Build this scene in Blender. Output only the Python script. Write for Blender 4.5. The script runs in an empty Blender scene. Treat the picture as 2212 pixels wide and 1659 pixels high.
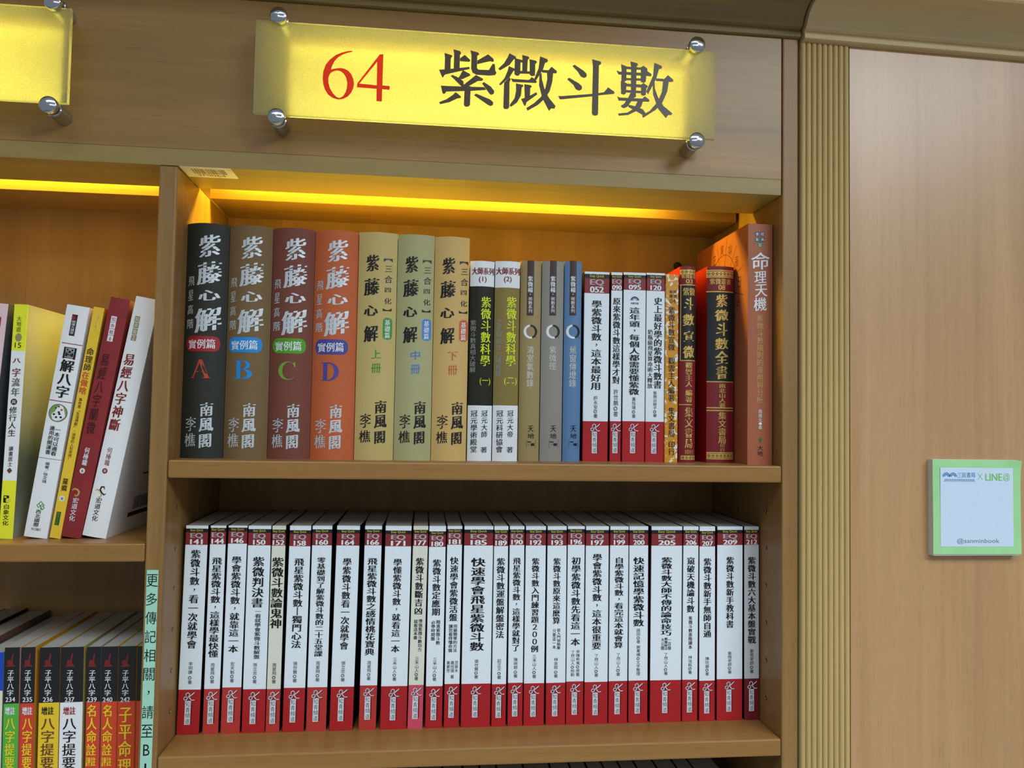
import bpy, math, random
from mathutils import Matrix, Vector
from mathutils.geometry import tessellate_polygon

random.seed(7)
scene = bpy.context.scene
COL = scene.collection
ZO = 1.5                      # height of the upper book shelf above the floor, metres


def V(x, y, z):               # bookcase millimetres -> metres
    return (x / 1000.0, y / 1000.0, z / 1000.0 + ZO)


# ------------------------------------------------------------------ camera
F_PX, YAW, PITCH, ROLL = 1708.0, 0.109129, 0.0434666, 0.016498
cam_d = bpy.data.cameras.new('camera')
cam_d.sensor_fit = 'HORIZONTAL'
cam_d.sensor_width = 36.0
cam_d.lens = F_PX / 2212.0 * 36.0
cam_d.clip_start = 0.01
cam = bpy.data.objects.new('camera', cam_d)
COL.objects.link(cam)
fwd = Vector((math.sin(YAW) * math.cos(PITCH), math.cos(YAW) * math.cos(PITCH), math.sin(PITCH)))
rgt = Vector((math.cos(YAW), -math.sin(YAW), 0))
upv = rgt.cross(fwd)
r_ = rgt * math.cos(ROLL) + upv * math.sin(ROLL)
u_ = -rgt * math.sin(ROLL) + upv * math.cos(ROLL)
m = Matrix((r_, u_, -fwd)).transposed().to_4x4()
m.translation = Vector(V(253.82, -822.72, 46.88))
cam.matrix_world = m
scene.camera = cam

# ------------------------------------------------------------------ view, world, room lights
scene.view_settings.view_transform = 'Standard'
scene.view_settings.look = 'None'
scene.view_settings.exposure = 0.0
scene.view_settings.gamma = 1.0
scene.view_settings.use_curve_mapping = False
world = bpy.data.worlds.new('world')
scene.world = world
world.use_nodes = True
world.node_tree.nodes['Background'].inputs[0].default_value = (0.76, 0.87, 1.0, 1)
world.node_tree.nodes['Background'].inputs[1].default_value = 0.30


def area(name, loc, target, sx, sy, power, color, spread=180):
    d = bpy.data.lights.new(name, 'AREA')
    d.shape = 'RECTANGLE'
    d.size, d.size_y, d.energy, d.color = sx, sy, power, color
    d.spread = math.radians(spread)
    o = bpy.data.objects.new(name, d)
    COL.objects.link(o)
    o.location = loc
    o.rotation_euler = (Vector(target) - Vector(loc)).to_track_quat('-Z', 'Y').to_euler()
    return o


# fluorescent ceiling fittings of the shop, about 2.75 m up
COOL = (0.84, 0.94, 1.0)
area('ceiling_light', (1.70, -1.85, ZO + 1.22), (1.70, -1.85, 0), 1.3, 0.6, 49, COOL)
area('ceiling_light', (0.15, -1.35, ZO + 1.22), (0.15, -1.30, 0), 2.0, 0.5, 24, COOL, 120)     # spread narrowed so the fascia stays darker than the books
area('ceiling_light', (0.6, -3.6, ZO + 1.22), (0.6, -3.0, 0), 2.4, 0.6, 14, COOL)
# warm tubes above the light slot of each bay (hidden behind the fascia) 
WARM = (1.0, 0.72, 0.05)
for x0, ln, pw in ((0.275, 0.52, 3.1), (-0.338, 0.60, 3.2)):
    area('slot_tube', (x0, 0.112, ZO + 0.340), (x0, 0.112, 0), ln, 0.016, pw, WARM)
# and one along the lower edge of each sign opening, shining up on the reflector behind it
for x0 in (0.319, -0.327):
    area('sign_tube', (x0, 0.030, ZO + 0.344), (x0, 0.075, ZO + 0.395), 0.44, 0.016, 0.63, (1.0, 0.87, 0.09))

# ------------------------------------------------------------------ materials
MATS = {}


def srgb(r, g, b):
    f = lambda c: (c / 255.0 / 12.92) if c <= 10 else ((c / 255.0 + 0.055) / 1.055) ** 2.4
    return (f(r), f(g), f(b), 1.0)


def new_mat(name):
    mt = bpy.data.materials.new(name)
    mt.use_nodes = True
    return mt, mt.node_tree, mt.node_tree.nodes['Principled BSDF']


def plain(name, col, rough=0.5, metal=0.0, spec=0.4, vary=0.05, scale=300.0):
    """paint, ink or paper: one colour with a faint mottle"""
    if name in MATS:
        return MATS[name]
    mt, nt, b = new_mat(name)
    tc = nt.nodes.new('ShaderNodeTexCoord')
    nz = nt.nodes.new('ShaderNodeTexNoise')
    nz.inputs['Scale'].default_value = scale
    nz.inputs['Detail'].default_value = 3
    nt.links.new(tc.outputs['Object'], nz.inputs['Vector'])
    mr = nt.nodes.new('ShaderNodeMapRange')
    mr.inputs['To Min'].default_value = 1 - vary
    mr.inputs['To Max'].default_value = 1 + vary
    nt.links.new(nz.outputs['Fac'], mr.inputs['Value'])
    mx = nt.nodes.new('ShaderNodeMix')
    mx.data_type = 'RGBA'
    mx.blend_type = 'MULTIPLY'
    mx.inputs[0].default_value = 1.0
    mx.inputs[6].default_value = col
    nt.links.new(mr.outputs['Result'], mx.inputs[7])
    nt.links.new(mx.outputs[2], b.inputs['Base Color'])
    b.inputs['Roughness'].default_value = rough
    b.inputs['Metallic'].default_value = metal
    b.inputs['Specular IOR Level'].default_value = spec
    MATS[name] = mt
    return mt


def wood(name, axis, c0, c1, rough=0.42, fine=1.0):
    """beech veneer: soft broad bands plus fine dark pores along the grain"""
    mt, nt, b = new_mat(name)
    tc = nt.nodes.new('ShaderNodeTexCoord')

    def grain(along, across, detail, dist):
        mp = nt.nodes.new('ShaderNodeMapping')
        s = [across] * 3
        s['xyz'.index(axis)] = along
        mp.inputs['Scale'].default_value = s
        nt.links.new(tc.outputs['Object'], mp.inputs['Vector'])
        n = nt.nodes.new('ShaderNodeTexNoise')
        n.inputs['Scale'].default_value = 1.0
        n.inputs['Detail'].default_value = detail
        n.inputs['Distortion'].default_value = dist
        nt.links.new(mp.outputs[0], n.inputs['Vector'])
        return n
    n1 = grain(1.1, 26, 4, 0.8)
    n3 = grain(5, 170, 3, 0.4)
    n2 = grain(34, 820, 2, 0.1)
    rp = nt.nodes.new('ShaderNodeValToRGB')
    rp.color_ramp.elements[0].position = 0.30
    rp.color_ramp.elements[1].position = 0.72
    rp.color_ramp.elements[0].color = c0
    rp.color_ramp.elements[1].color = c1
    nt.links.new(n1.outputs['Fac'], rp.inputs['Fac'])

    def ranged(n, f0, f1, t0):
        r2 = nt.nodes.new('ShaderNodeMapRange')
        r2.inputs['From Min'].default_value = f0
        r2.inputs['From Max'].default_value = f1
        r2.inputs['To Min'].default_value = t0
        r2.inputs['To Max'].default_value = 1.0
        nt.links.new(n.outputs['Fac'], r2.inputs['Value'])
        return r2
    pm = nt.nodes.new('ShaderNodeMath')
    pm.operation = 'MULTIPLY'
    nt.links.new(ranged(n2, 0.30, 0.42, 1 - 0.20 * fine).outputs[0], pm.inputs[0])
    nt.links.new(ranged(n3, 0.30, 0.65, 1 - 0.10 * fine).outputs[0], pm.inputs[1])
    mx = nt.nodes.new('ShaderNodeMix')
    mx.data_type = 'RGBA'
    mx.blend_type = 'MULTIPLY'
    mx.inputs[0].default_value = 1.0
    nt.links.new(rp.outputs['Color'], mx.inputs[6])
    nt.links.new(pm.outputs[0], mx.inputs[7])
    nt.links.new(mx.outputs[2], b.inputs['Base Color'])
    b.inputs['Roughness'].default_value = rough
    b.inputs['Specular IOR Level'].default_value = 0.4
    MATS[name] = mt
    return mt


WD0, WD1 = (0.26, 0.138, 0.038, 1), (0.41, 0.226, 0.070, 1)
WX = wood('beech_x', 'x', WD0, WD1, 0.34)
WZ = wood('beech_z', 'z', (0.25, 0.128, 0.037, 1), (0.36, 0.20, 0.064, 1))
WS = wood('beech_shelf', 'x', (0.27, 0.128, 0.030, 1), (0.36, 0.180, 0.050, 1), 0.40)
WP = wood('beech_panel', 'z', (0.455, 0.250, 0.108, 1), (0.565, 0.330, 0.152, 1), 0.34, 0.8)
WP.node_tree.nodes['Principled BSDF'].inputs['Specular IOR Level'].default_value = 0.75
WR = wood('beech_reed', 'z', (0.50, 0.345, 0.13, 1), (0.60, 0.42, 0.17, 1), 0.5, 0.6)
WC = wood('cornice_shaded', 'x', (0.185, 0.124, 0.043, 1), (0.25, 0.17, 0.062, 1), 0.5, 0.4)  # brown wood with shade mixed into its colour
WCR = wood('cornice_lit', 'x', (0.54, 0.40, 0.20, 1), (0.62, 0.47, 0.25, 1), 0.5, 0.4)  # paler wood with light from the right mixed into its colour
WRL = wood('beech_rail', 'x', (0.30, 0.205, 0.065, 1), (0.38, 0.265, 0.085, 1), 0.42, 0.6)
WB = wood('beech_back', 'z', (0.33, 0.185, 0.050, 1), (0.43, 0.25, 0.080, 1), 0.45, 0.5)

COLORS = {   # inks and foils, sRGB as printed
    'white': (228, 232, 236), 'silver': (205, 210, 214), 'ink': (22, 20, 20), 'bred': (158, 34, 38), 'lred': (196, 62, 44),
    'bblue': (36, 134, 208), 'bgreen': (82, 152, 34), 'lgreen': (112, 160, 56), 'bpurple': (74, 68, 146),
    'vgreen': (62, 140, 50), 'vblue': (74, 128, 196), 'vorange': (196, 98, 46), 'maroon': (132, 24, 44), 'lime': (214, 226, 30),
    'greytext': (150, 152, 146), 'strip': (64, 42, 40), 'palegrey': (206, 206, 196), 'brownink': (52, 34, 20), 'gold': (214, 178, 96),
    'navy': (36, 48, 92), 'icongreen': (52, 112, 46), 'goldtext': (196, 160, 96), 'olivetext': (120, 118, 50), 'olivelight': (150, 140, 92),
    'brownbrush': (112, 62, 40), 'greybrush': (110, 108, 104), 'emblem': (122, 160, 86), 'dkgreen': (28, 62, 40), 'darkred': (62, 20, 22),
    'redbrush': (132, 34, 30), 'emblemred': (120, 38, 34), 'yel': (240, 214, 40), 'eqgrey': (172, 172, 176), 'eqyel': (216, 204, 70),
    'black': (16, 15, 16),
}


def ink(c):
    r = COLORS[c]
    if c in ('gold', 'silver'):
        return plain('foil_' + c, srgb(*r), 0.42, 0.35)
    return plain('ink_' + c, srgb(*r), 0.4)


# ------------------------------------------------------------------ mesh helpers
class MB:
    """collects polygons (local millimetres) and links them as ONE mesh object"""

    def __init__(self):
        self.v, self.f, self.mi, self.mats = [], [], [], []

    def mat(self, mt):
        if mt not in self.mats:
            self.mats.append(mt)
        return self.mats.index(mt)

    def poly(self, pts, mt):
        n = len(self.v)
        self.v += pts
        self.f.append(list(range(n, n + len(pts))))
        self.mi.append(self.mat(mt))

    def mesh(self, verts, faces, mt):
        n = len(self.v)
        self.v += verts
        k = self.mat(mt)
        for f in faces:
            self.f.append([i + n for i in f])
            self.mi.append(k)

    def box(self, x0, x1, y0, y1, z0, z1, mt):
        p = [(x, y, z) for z in (z0, z1) for y in (y0, y1) for x in (x0, x1)]
        self.mesh(p, [(0, 2, 3, 1), (4, 5, 7, 6), (0, 1, 5, 4), (2, 6, 7, 3), (0, 4, 6, 2), (1, 3, 7, 5)], mt)

    def rod(self, cx, cz, prof, mt, n=28):
        """lathe about the Y axis: prof = [(y, radius)]"""
        vs, fs = [], []
        for y, r in prof:
            vs += [(cx + r * math.cos(2 * math.pi * i / n), y, cz + r * math.sin(2 * math.pi * i / n)) for i in range(n)]
        for j in range(len(prof) - 1):
            for i in range(n):
                a, b = j * n + i, j * n + (i + 1) % n
                fs.append((a, b, b + n, a + n))
        fs.append(list(range(n)))
        fs.append(list(range((len(prof) - 1) * n, len(prof) * n))[::-1])
        self.mesh(vs, fs, mt)

    def build(self, name, parent=None, world=False, bevel=0.0, smooth=False):
        me = bpy.data.meshes.new(name)
        z = ZO if world else 0.0
        me.from_pydata([(x / 1000.0, y / 1000.0, q / 1000.0 + z) for x, y, q in self.v], [], self.f)
        for mt in self.mats:
            me.materials.append(mt)
        me.polygons.foreach_set('material_index', self.mi)
        me.update()
        if smooth:
            me.polygons.foreach_set('use_smooth', [True] * len(me.polygons))
            me.set_sharp_from_angle(angle=math.radians(40))
        o = bpy.data.objects.new(name, me)
        COL.objects.link(o)
        if parent:
            o.parent = parent
        if bevel:
            b = o.modifiers.new('bevel', 'BEVEL')
            b.width = bevel / 1000.0
            b.segments = 2
            b.limit_method = 'ANGLE'
        return o


def thing(name, label, cat, loc=(0, 0, 0), group=None, rot=(0, 0, 0)):
    o = bpy.data.objects.new(name, None)
    o.empty_display_size = 0.02
    COL.objects.link(o)
    o.location = loc
    o.rotation_euler = rot
    o['label'] = label
    o['category'] = cat
    if group:
        o['group'] = group
    return o


def structure(o, label=None, cat=None):
    o['kind'] = 'structure'
    if label:
        o['label'] = label
        o['category'] = cat
    return o


# ------------------------------------------------------------------ lettering
GLY = {}


def glyph(s):
    """outline of a character or word in em units: verts, faces, ink box"""
    if s not in GLY:
        c = bpy.data.curves.new('glyph', 'FONT')
        c.body = s
        c.size = 1.0
        c.resolution_u = 3
        c.fill_mode = 'FRONT'
        o = bpy.data.objects.new('glyph', c)
        COL.objects.link(o)
        me = o.evaluated_get(bpy.context.evaluated_depsgraph_get()).to_mesh()
        vs = [(v.co.x, v.co.y) for v in me.vertices]
        fs = [list(p.vertices) for p in me.polygons]
        bpy.data.objects.remove(o)
        bpy.data.curves.remove(c)
        xs, ys = [p[0] for p in vs] or [0, 1], [p[1] for p in vs] or [0, 1]
        GLY[s] = (vs, fs, (min(xs), max(xs), min(ys), max(ys)))
    return GLY[s]


STYLE = {'': (0, (0,)), 'bold': (0, (-.018, .018)), 'bold2': (0, (-.038, 0, .038)), 'ming': (0, (-.032, 0, .032)),
         'kai': (.09, (-.012, .012)), 'brush': (.20, (-.035, 0, .035)), 'brush2': (.10, (-.035, 0, .035))}
VERT = {'「': '﹁', '」': '﹂', '(': '︵', ')': '︶'}


class Face:
    """printing surface: maps (x, z) on a spine to 3D just in front of it"""

    def __init__(self, yf):
        self.yf = yf

    def p(self, x, z, off):
        return (x, self.yf(x) - off, z)

    def put(self, mb, s, x0, x1, z0, z1, mt, style='', ink_fit=True, off=0.25):
        vs, fs, bb = glyph(s)
        if not vs:
            return
        sh, dxs = STYLE[style]
        if ink_fit:
            ax, bx, ay, by = bb
        else:
            ax, bx, ay, by = 0.0, 1.0, -0.12, 0.88
        pad = max(dxs) * (1 if ink_fit else 0)
        w, h = max(bx - ax, 1e-3), max(by - ay, 1e-3)
        for k, d in enumerate(dxs):
            out = []
            for gx, gy in vs:
                u = (gx + d - ax + pad) / (w + 2 * pad)
                t = (gy - ay) / h
                t = (t - .5) * (1 - .35 * sh) + .5 + sh * (u - .5)
                out.append(self.p(x0 + (x1 - x0) * u, z0 + (z1 - z0) * t, off + .02 * k))
            mb.mesh(out, fs, mt)

    def col(self, mb, s, xc, z0, z1, w, mt, style='', off=0.25):
        """vertical writing from z0 down to z1, character ink about w wide"""
        n = len(s)
        pitch = (z0 - z1) / (n - .08)
        em = w / .92
        for i, c in enumerate(s):
            c = VERT.get(c, c)
            zc = z0 - pitch * (i + .46)
            if c in '，・':
                bb = glyph(c)[2]
                hw, hh = (bb[1] - bb[0]) * em / 2, (bb[3] - bb[2]) * pitch / 2
                self.put(mb, c, xc - hw, xc + hw, zc - hh, zc + hh, mt, '', True, off)
            elif c != ' ':
                self.put(mb, c, xc - em / 2, xc + em / 2, zc - pitch * .5, zc + pitch * .5, mt, style, False, off)

    def strip(self, mb, x0, x1, zt, zb, mt, off=0.12, n=10):
        """area between two height functions, cut into strips so that it follows a round spine"""
        for i in range(n):
            a, b = x0 + (x1 - x0) * i / n, x0 + (x1 - x0) * (i + 1) / n
            mb.poly([self.p(a, zb(a), off), self.p(b, zb(b), off), self.p(b, zt(b), off), self.p(a, zt(a), off)], mt)

    def rect(self, mb, x0, x1, z0, z1, mt, off=0.12, n=8):
        self.strip(mb, x0, x1, lambda x: z1, lambda x: z0, mt, off, n)

    def pill(self, mb, x0, x1, z0, z1, mt, off=0.12, r=None):
        r = r or min(x1 - x0, z1 - z0) / 2 * .8
        def inset(x):
            d = min(x - x0, x1 - x)
            return r - math.sqrt(max(r * r - (r - d) ** 2, 0)) if d < r else 0.0
        self.strip(mb, x0, x1, lambda x: z1 - inset(x), lambda x: z0 + inset(x), mt, off, 36)

    def ring(self, mb, cx, cz, r0, r1, a0, a1, mt, off=0.12, n=24, taper=0.0):
        for i in range(n):
            q = []
            for a, i0 in ((a0 + (a1 - a0) * i / n, i), (a0 + (a1 - a0) * (i + 1) / n, i + 1)):
                a = math.radians(a)
                ri = r0 + (r1 - r0) * taper * abs(2 * i0 / n - 1)
                q += [(cx + ri * math.cos(a), cz + ri * math.sin(a)), (cx + r1 * math.cos(a), cz + r1 * math.sin(a))]
            if i == 0 and r0 == 0:
                pass
            mb.poly([self.p(*q[0], off), self.p(*q[1], off), self.p(*q[3], off), self.p(*q[2], off)], mt)

    def disc(self, mb, cx, cz, rx, rz, mt, off=0.12, n=24):
        mb.poly([self.p(cx + rx * math.cos(2 * math.pi * i / n), cz + rz * math.sin(2 * math.pi * i / n), off) for i in range(n)], mt)

    def stroke(self, mb, pts, w, mt, off=0.2):
        """brush line through pts; w is one width or one per point"""
        ws = w if isinstance(w, (list, tuple)) else [w] * len(pts)
        for i in range(len(pts) - 1):
            (x0, z0), (x1, z1) = pts[i], pts[i + 1]
            L = math.hypot(x1 - x0, z1 - z0) or 1
            nx, nz = -(z1 - z0) / L / 2, (x1 - x0) / L / 2
            a, b = ws[i], ws[i + 1]
            mb.poly([self.p(x0 - nx * a, z0 - nz * a, off), self.p(x1 - nx * b, z1 - nz * b, off),
                     self.p(x1 + nx * b, z1 + nz * b, off), self.p(x0 + nx * a, z0 + nz * a, off)], mt)
        for (x, z), a in zip(pts, ws):
            self.disc(mb, x, z, a / 2, a / 2, mt, off, 10)

    def polygon(self, mb, loops, mt, off=0.2):
        flat = [p for lp in loops for p in lp]
        tris = tessellate_polygon([[Vector((x, z, 0)) for x, z in lp] for lp in loops])
        mb.mesh([self.p(x, z, off) for x, z in flat], [list(t) for t in tris], mt)


def arc(cx, cz, r, a0, a1, n=10):
    return [(cx + r * math.cos(math.radians(a0 + (a1 - a0) * i / n)), cz + r * math.sin(math.radians(a0 + (a1 - a0) * i / n))) for i in range(n + 1)]


# ------------------------------------------------------------------ books
def spine_path(w, bulge):
    if bulge:
        n = 14
        return [(w * i / n, bulge * (2 * i / n - 1) ** 2) for i in range(n + 1)]
    return [(0, .7), (.2, .2), (.7, 0), (w / 2, 0), (w - .7, 0), (w - .2, .2), (w, .7)]


def cover(w, H, D, t, bulge, bands, side, parent, fan=(0, 0), name='cover'):
    """folded cover: two boards and a spine in one wall of thickness t; bands = [(z_from, material)] bottom up"""
    sp = spine_path(w, bulge)
    fl, fr = fan                      # boards spread behind the spine, closing the gap to the next book
    yb = 45.0
    P = [(-fl, D), (-fl, yb)] + sp + [(w + fr, yb), (w + fr, D)]
    Q = [(t - fl, D), (t - fl, yb)] + [(t + (w - 2 * t) * x / w, y + t) for x, y in sp] + [(w - t + fr, yb), (w - t + fr, D)]
    zs = [b[0] for b in bands] + [H]
    mb = MB()
    n = len(P)
    for k, (z0, mt) in enumerate(bands):
        z1 = zs[k + 1]
        for i in range(n - 1):
            (xa, ya), (xb, yb) = P[i], P[i + 1]
            mb.poly([(xa, ya, z0), (xb, yb, z0), (xb, yb, z1), (xa, ya, z1)], mt if 1 < i < n - 3 else side)
    for i in range(n - 1):
        (xa, ya), (xb, yb) = Q[i], Q[i + 1]
        mb.poly([(xb, yb, 0), (xa, ya, 0), (xa, ya, H), (xb, yb, H)], side)
        (pa, pb), (qa, qb) = (P[i], P[i + 1]), (Q[i], Q[i + 1])
        top = bands[-1][1] if 1 < i < n - 3 else side
        mb.poly([(*pa, H), (*pb, H), (*qb, H), (*qa, H)], top)
        mb.poly([(*qa, 0), (*qb, 0), (*pb, 0), (*pa, 0)], side)
    for i in (0, n - 1):
        mb.poly([(*P[i], 0), (*P[i], H), (*Q[i], H), (*Q[i], 0)], side)
    return mb.build(name, parent)


PAGES = None


def pages_mat():
    global PAGES
    if PAGES:
        return PAGES
    mt, nt, b = new_mat('page_edges')
    tc = nt.nodes.new('ShaderNodeTexCoord')
    mp = nt.nodes.new('ShaderNodeMapping')
    mp.inputs['Scale'].default_value = (2600, 6, 6)
    nt.links.new(tc.outputs['Object'], mp.inputs['Vector'])
    nz = nt.nodes.new('ShaderNodeTexNoise')
    nz.inputs['Scale'].default_value = 1.0
    nt.links.new(mp.outputs[0], nz.inputs['Vector'])
    rp = nt.nodes.new('ShaderNodeValToRGB')
    rp.color_ramp.elements[0].color = (0.36, 0.355, 0.315, 1)
    rp.color_ramp.elements[1].color = (0.56, 0.55, 0.49, 1)
    nt.links.new(nz.outputs['Fac'], rp.inputs['Fac'])
    nt.links.new(rp.outputs['Color'], b.inputs['Base Color'])
    b.inputs['Roughness'].default_value = 0.8
    PAGES = mt
    return mt


def page_block(w, H, D, t, inset, y0, parent, fan=(0, 0)):
    mb = MB()
    fl, fr = fan
    y1, za, zb = D - max(inset, 1.0), max(inset, .2), H - max(inset, .3)
    q = [(t + .1, y0), (w - t - .1, y0), (w - t - .1 + fr, 45.0), (w - t - .1 + fr, y1), (t + .1 - fl, y1), (t + .1 - fl, 45.0)]
    mb.poly([(x, y, zb) for x, y in q], pages_mat())
    mb.poly([(x, y, za) for x, y in q[::-1]], pages_mat())
    for i in range(6):
        (xa, ya), (xb, yb) = q[i], q[(i + 1) % 6]
        mb.poly([(xa, ya, za), (xb, yb, za), (xb, yb, zb), (xa, ya, zb)], pages_mat())
    return mb.build('page_block', parent)


def book(name, label, x, y, z, lean, w, H, D, bulge, bands, side, group, t=.5, inset=0.0, fan=(0, 0)):
    b = thing(name, label, 'book', V(x, y, z), group, (0, math.radians(lean), 0))
    cover(w, H, D, t, bulge, bands, side, b, fan)
    page_block(w, H, D, t, inset, t + .2 + bulge, b, fan)
    yf = (lambda q: bulge * (2 * q / w - 1) ** 2) if bulge else (lambda q: 0.0)
    return b, Face(yf)


SERIF = {}


def letter(fc, mb, ch, x0, x1, zt, zb, mt):
    X = lambda u: x0 + (x1 - x0) * u
    Z = lambda v: zt + (zb - zt) * v
    R = lambda pts: fc.polygon(mb, [[(X(u), Z(v)) for u, v in pts]], mt, .3)
    if ch == 'A':
        R([(.42, 0), (.50, .06), (.15, .96), (.09, .96)])
        R([(.40, 0), (.58, 0), (.95, .97), (.74, .97), (.44, .10)])
        R([(.27, .63), (.70, .63), (.71, .67), (.25, .67)])
        R([(0, .96), (.21, .96), (.22, 1), (0, 1)])
        R([(.65, .96), (1, .96), (1, 1), (.65, 1)])
        return
    ell = lambda cx, cz, rx, rz, a0, a1, n=20: [(cx + rx * math.cos(math.radians(a0 + (a1 - a0) * i / n)), cz - rz * math.sin(math.radians(a0 + (a1 - a0) * i / n))) for i in range(n + 1)]
    if ch == 'C':
        R(ell(.52, .5, .50, .5, 42, 318) + ell(.60, .5, .36, .46, 310, 50))
        R([(.86, .02), (.91, .02), (.93, .30), (.88, .30), (.80, .14)])
        return
    R([(.14, .02), (.36, .02), (.36, .98), (.14, .98)])
    R([(.02, 0), (.45, 0), (.45, .04), (.02, .04)])
    R([(.02, .96), (.45, .96), (.45, 1), (.02, 1)])
    if ch == 'D':
        R([(.36, 0)] + ell(.42, .5, .56, .5, 90, -90) + [(.36, 1), (.36, .95)] + ell(.40, .5, .34, .45, -90, 90) + [(.36, .05)])
    if ch == 'B':
        R([(.36, 0)] + ell(.5, .245, .36, .245, 90, -90) + [(.36, .49), (.36, .45)] + ell(.46, .245, .20, .20, -90, 90) + [(.36, .04)])
        R([(.36, .46)] + ell(.52, .73, .46, .27, 90, -90) + [(.36, 1), (.36, .96)] + ell(.46, .73, .26, .225, -90, 90) + [(.36, .50)])


def emblem(fc, mb, kind, xc, z0, z1, w, col):
    """small printed marks; the box is w wide from z0 (top) to z1"""
    X = lambda u: xc + (u - .5) * w
    Z = lambda v: z0 + (z1 - z0) * v
    Q = lambda pts: [(X(u), Z(v)) for u, v in pts]
    m_ = ink(col)
    if kind == 'ring':
        r = w / 2
        cz = (z0 + z1) / 2
        fc.ring(mb, xc, cz, r * .62, r, 95, 285, ink('white'), .15, 24, .35)
        fc.ring(mb, xc, cz, r * .62, r * .98, -75, 100, ink('black'), .15, 24, .35)
        fc.stroke(mb, [(X(.06), Z(.16)), (X(.16), Z(.22))], .5, ink('white'), .17)
        fc.stroke(mb, [(X(.86), Z(.88)), (X(.95), Z(.92))], .5, ink('black'), .17)
    elif kind == 'tlogo':
        for a, b in (((0, 0), (1, 0)), ((0, 1), (1, 1)), ((0, 0), (0, 1)), ((1, 0), (1, 1))):
            fc.stroke(mb, Q([a, b]), .22, m_)
        fc.rect(mb, X(.1), X(.5), Z(.30), Z(.16), m_, .2, 2)
        fc.rect(mb, X(.5), X(.88), Z(.76), Z(.42), m_, .2, 2)
        fc.stroke(mb, Q([(.1, .58), (.5, .58)]), .2, m_)
        fc.stroke(mb, Q([(.5, .42), (.9, .42)]), .2, m_)
    elif kind == 'elogo':
        fc.pill(mb, X(.02), X(.72), Z(1), Z(.0), m_, .15, w * .12)
        fc.pill(mb, X(.34), X(.98), Z(.95), Z(.38), plain('ink_elephant', srgb(222, 216, 40)), .2, w * .2)
        fc.pill(mb, X(.12), X(.42), Z(.34), Z(.12), plain('ink_elephant', srgb(222, 216, 40)), .2, w * .06)
    elif kind == 'glogo':
        for pts in ([(.5, .0), (.05, .5), (.3, .75), (.75, .28)], [(.5, 0), (.95, .42), (.75, .62)], [(.3, .3), (.8, .95)], [(.8, .5), (1, .7), (.85, .95), (.6, .9), (.6, .6)]):
            fc.stroke(mb, Q(pts), .7, m_)
    elif kind == 'curl':
        fc.stroke(mb, Q([(.75, 0), (.9, .2), (.55, .4), (.35, .65), (.55, .8), (.75, .65)]), .35, m_)
        fc.disc(mb, X(.9), Z(.7), .5, .5, ink('white'), .2, 8)
        fc.stroke(mb, Q([(.1, .95), (.8, .95)]), .3, m_)
    elif kind == 'swirl':
        fc.stroke(mb, Q([(.0, .28), (.25, .06), (.6, .12), (.85, .4), (.75, .8), (.5, .95), (.4, .75)]), [.9, 1.5, 1.7, 1.6, 1.4, 1.0, .5], m_)
    elif kind == 'swirl2':
        fc.stroke(mb, Q([(.0, .42), (.2, .34), (.5, .5), (.65, .72), (.55, .95), (.38, .9)]), [.8, 1.2, 1.4, 1.3, 1.0, .6], ink('goldtext'))
        fc.stroke(mb, Q([(.8, .22), (.72, .04), (.5, .08), (.42, .32), (.6, .52), (.85, .68), (1, .58)]), [.7, 1.2, 1.4, 1.4, 1.4, 1.2, .7], m_, .24)
    elif kind == 'hand':
        fc.polygon(mb, [Q([(.02, .97), (.1, .9), (.2, .88), (.18, .55), (.35, .45), (.5, .5), (.62, .05), (.72, .02), (.74, .12), (.66, .55), (.68, .75), (.85, .88), (.98, .97)])], m_)
    elif kind == 'orn':
        dk = plain('ink_ornament', srgb(92, 58, 30))
        fc.rect(mb, X(0), X(1), Z(1), Z(0), m_, .12, 10)
        n = max(3, int(w / 4.2))
        for i in range(n):
            c = (i + .5) / n
            h = .42 / n
            fc.polygon(mb, [Q([(c - h, .5), (c, .12), (c + h, .5), (c, .88)]), Q([(c - h * .5, .5), (c, .32), (c + h * .5, .5), (c, .68)])], dk, .25)


BADGES = ('series_badge', 'series_label', 'publisher_label', 'series_strip')


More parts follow.
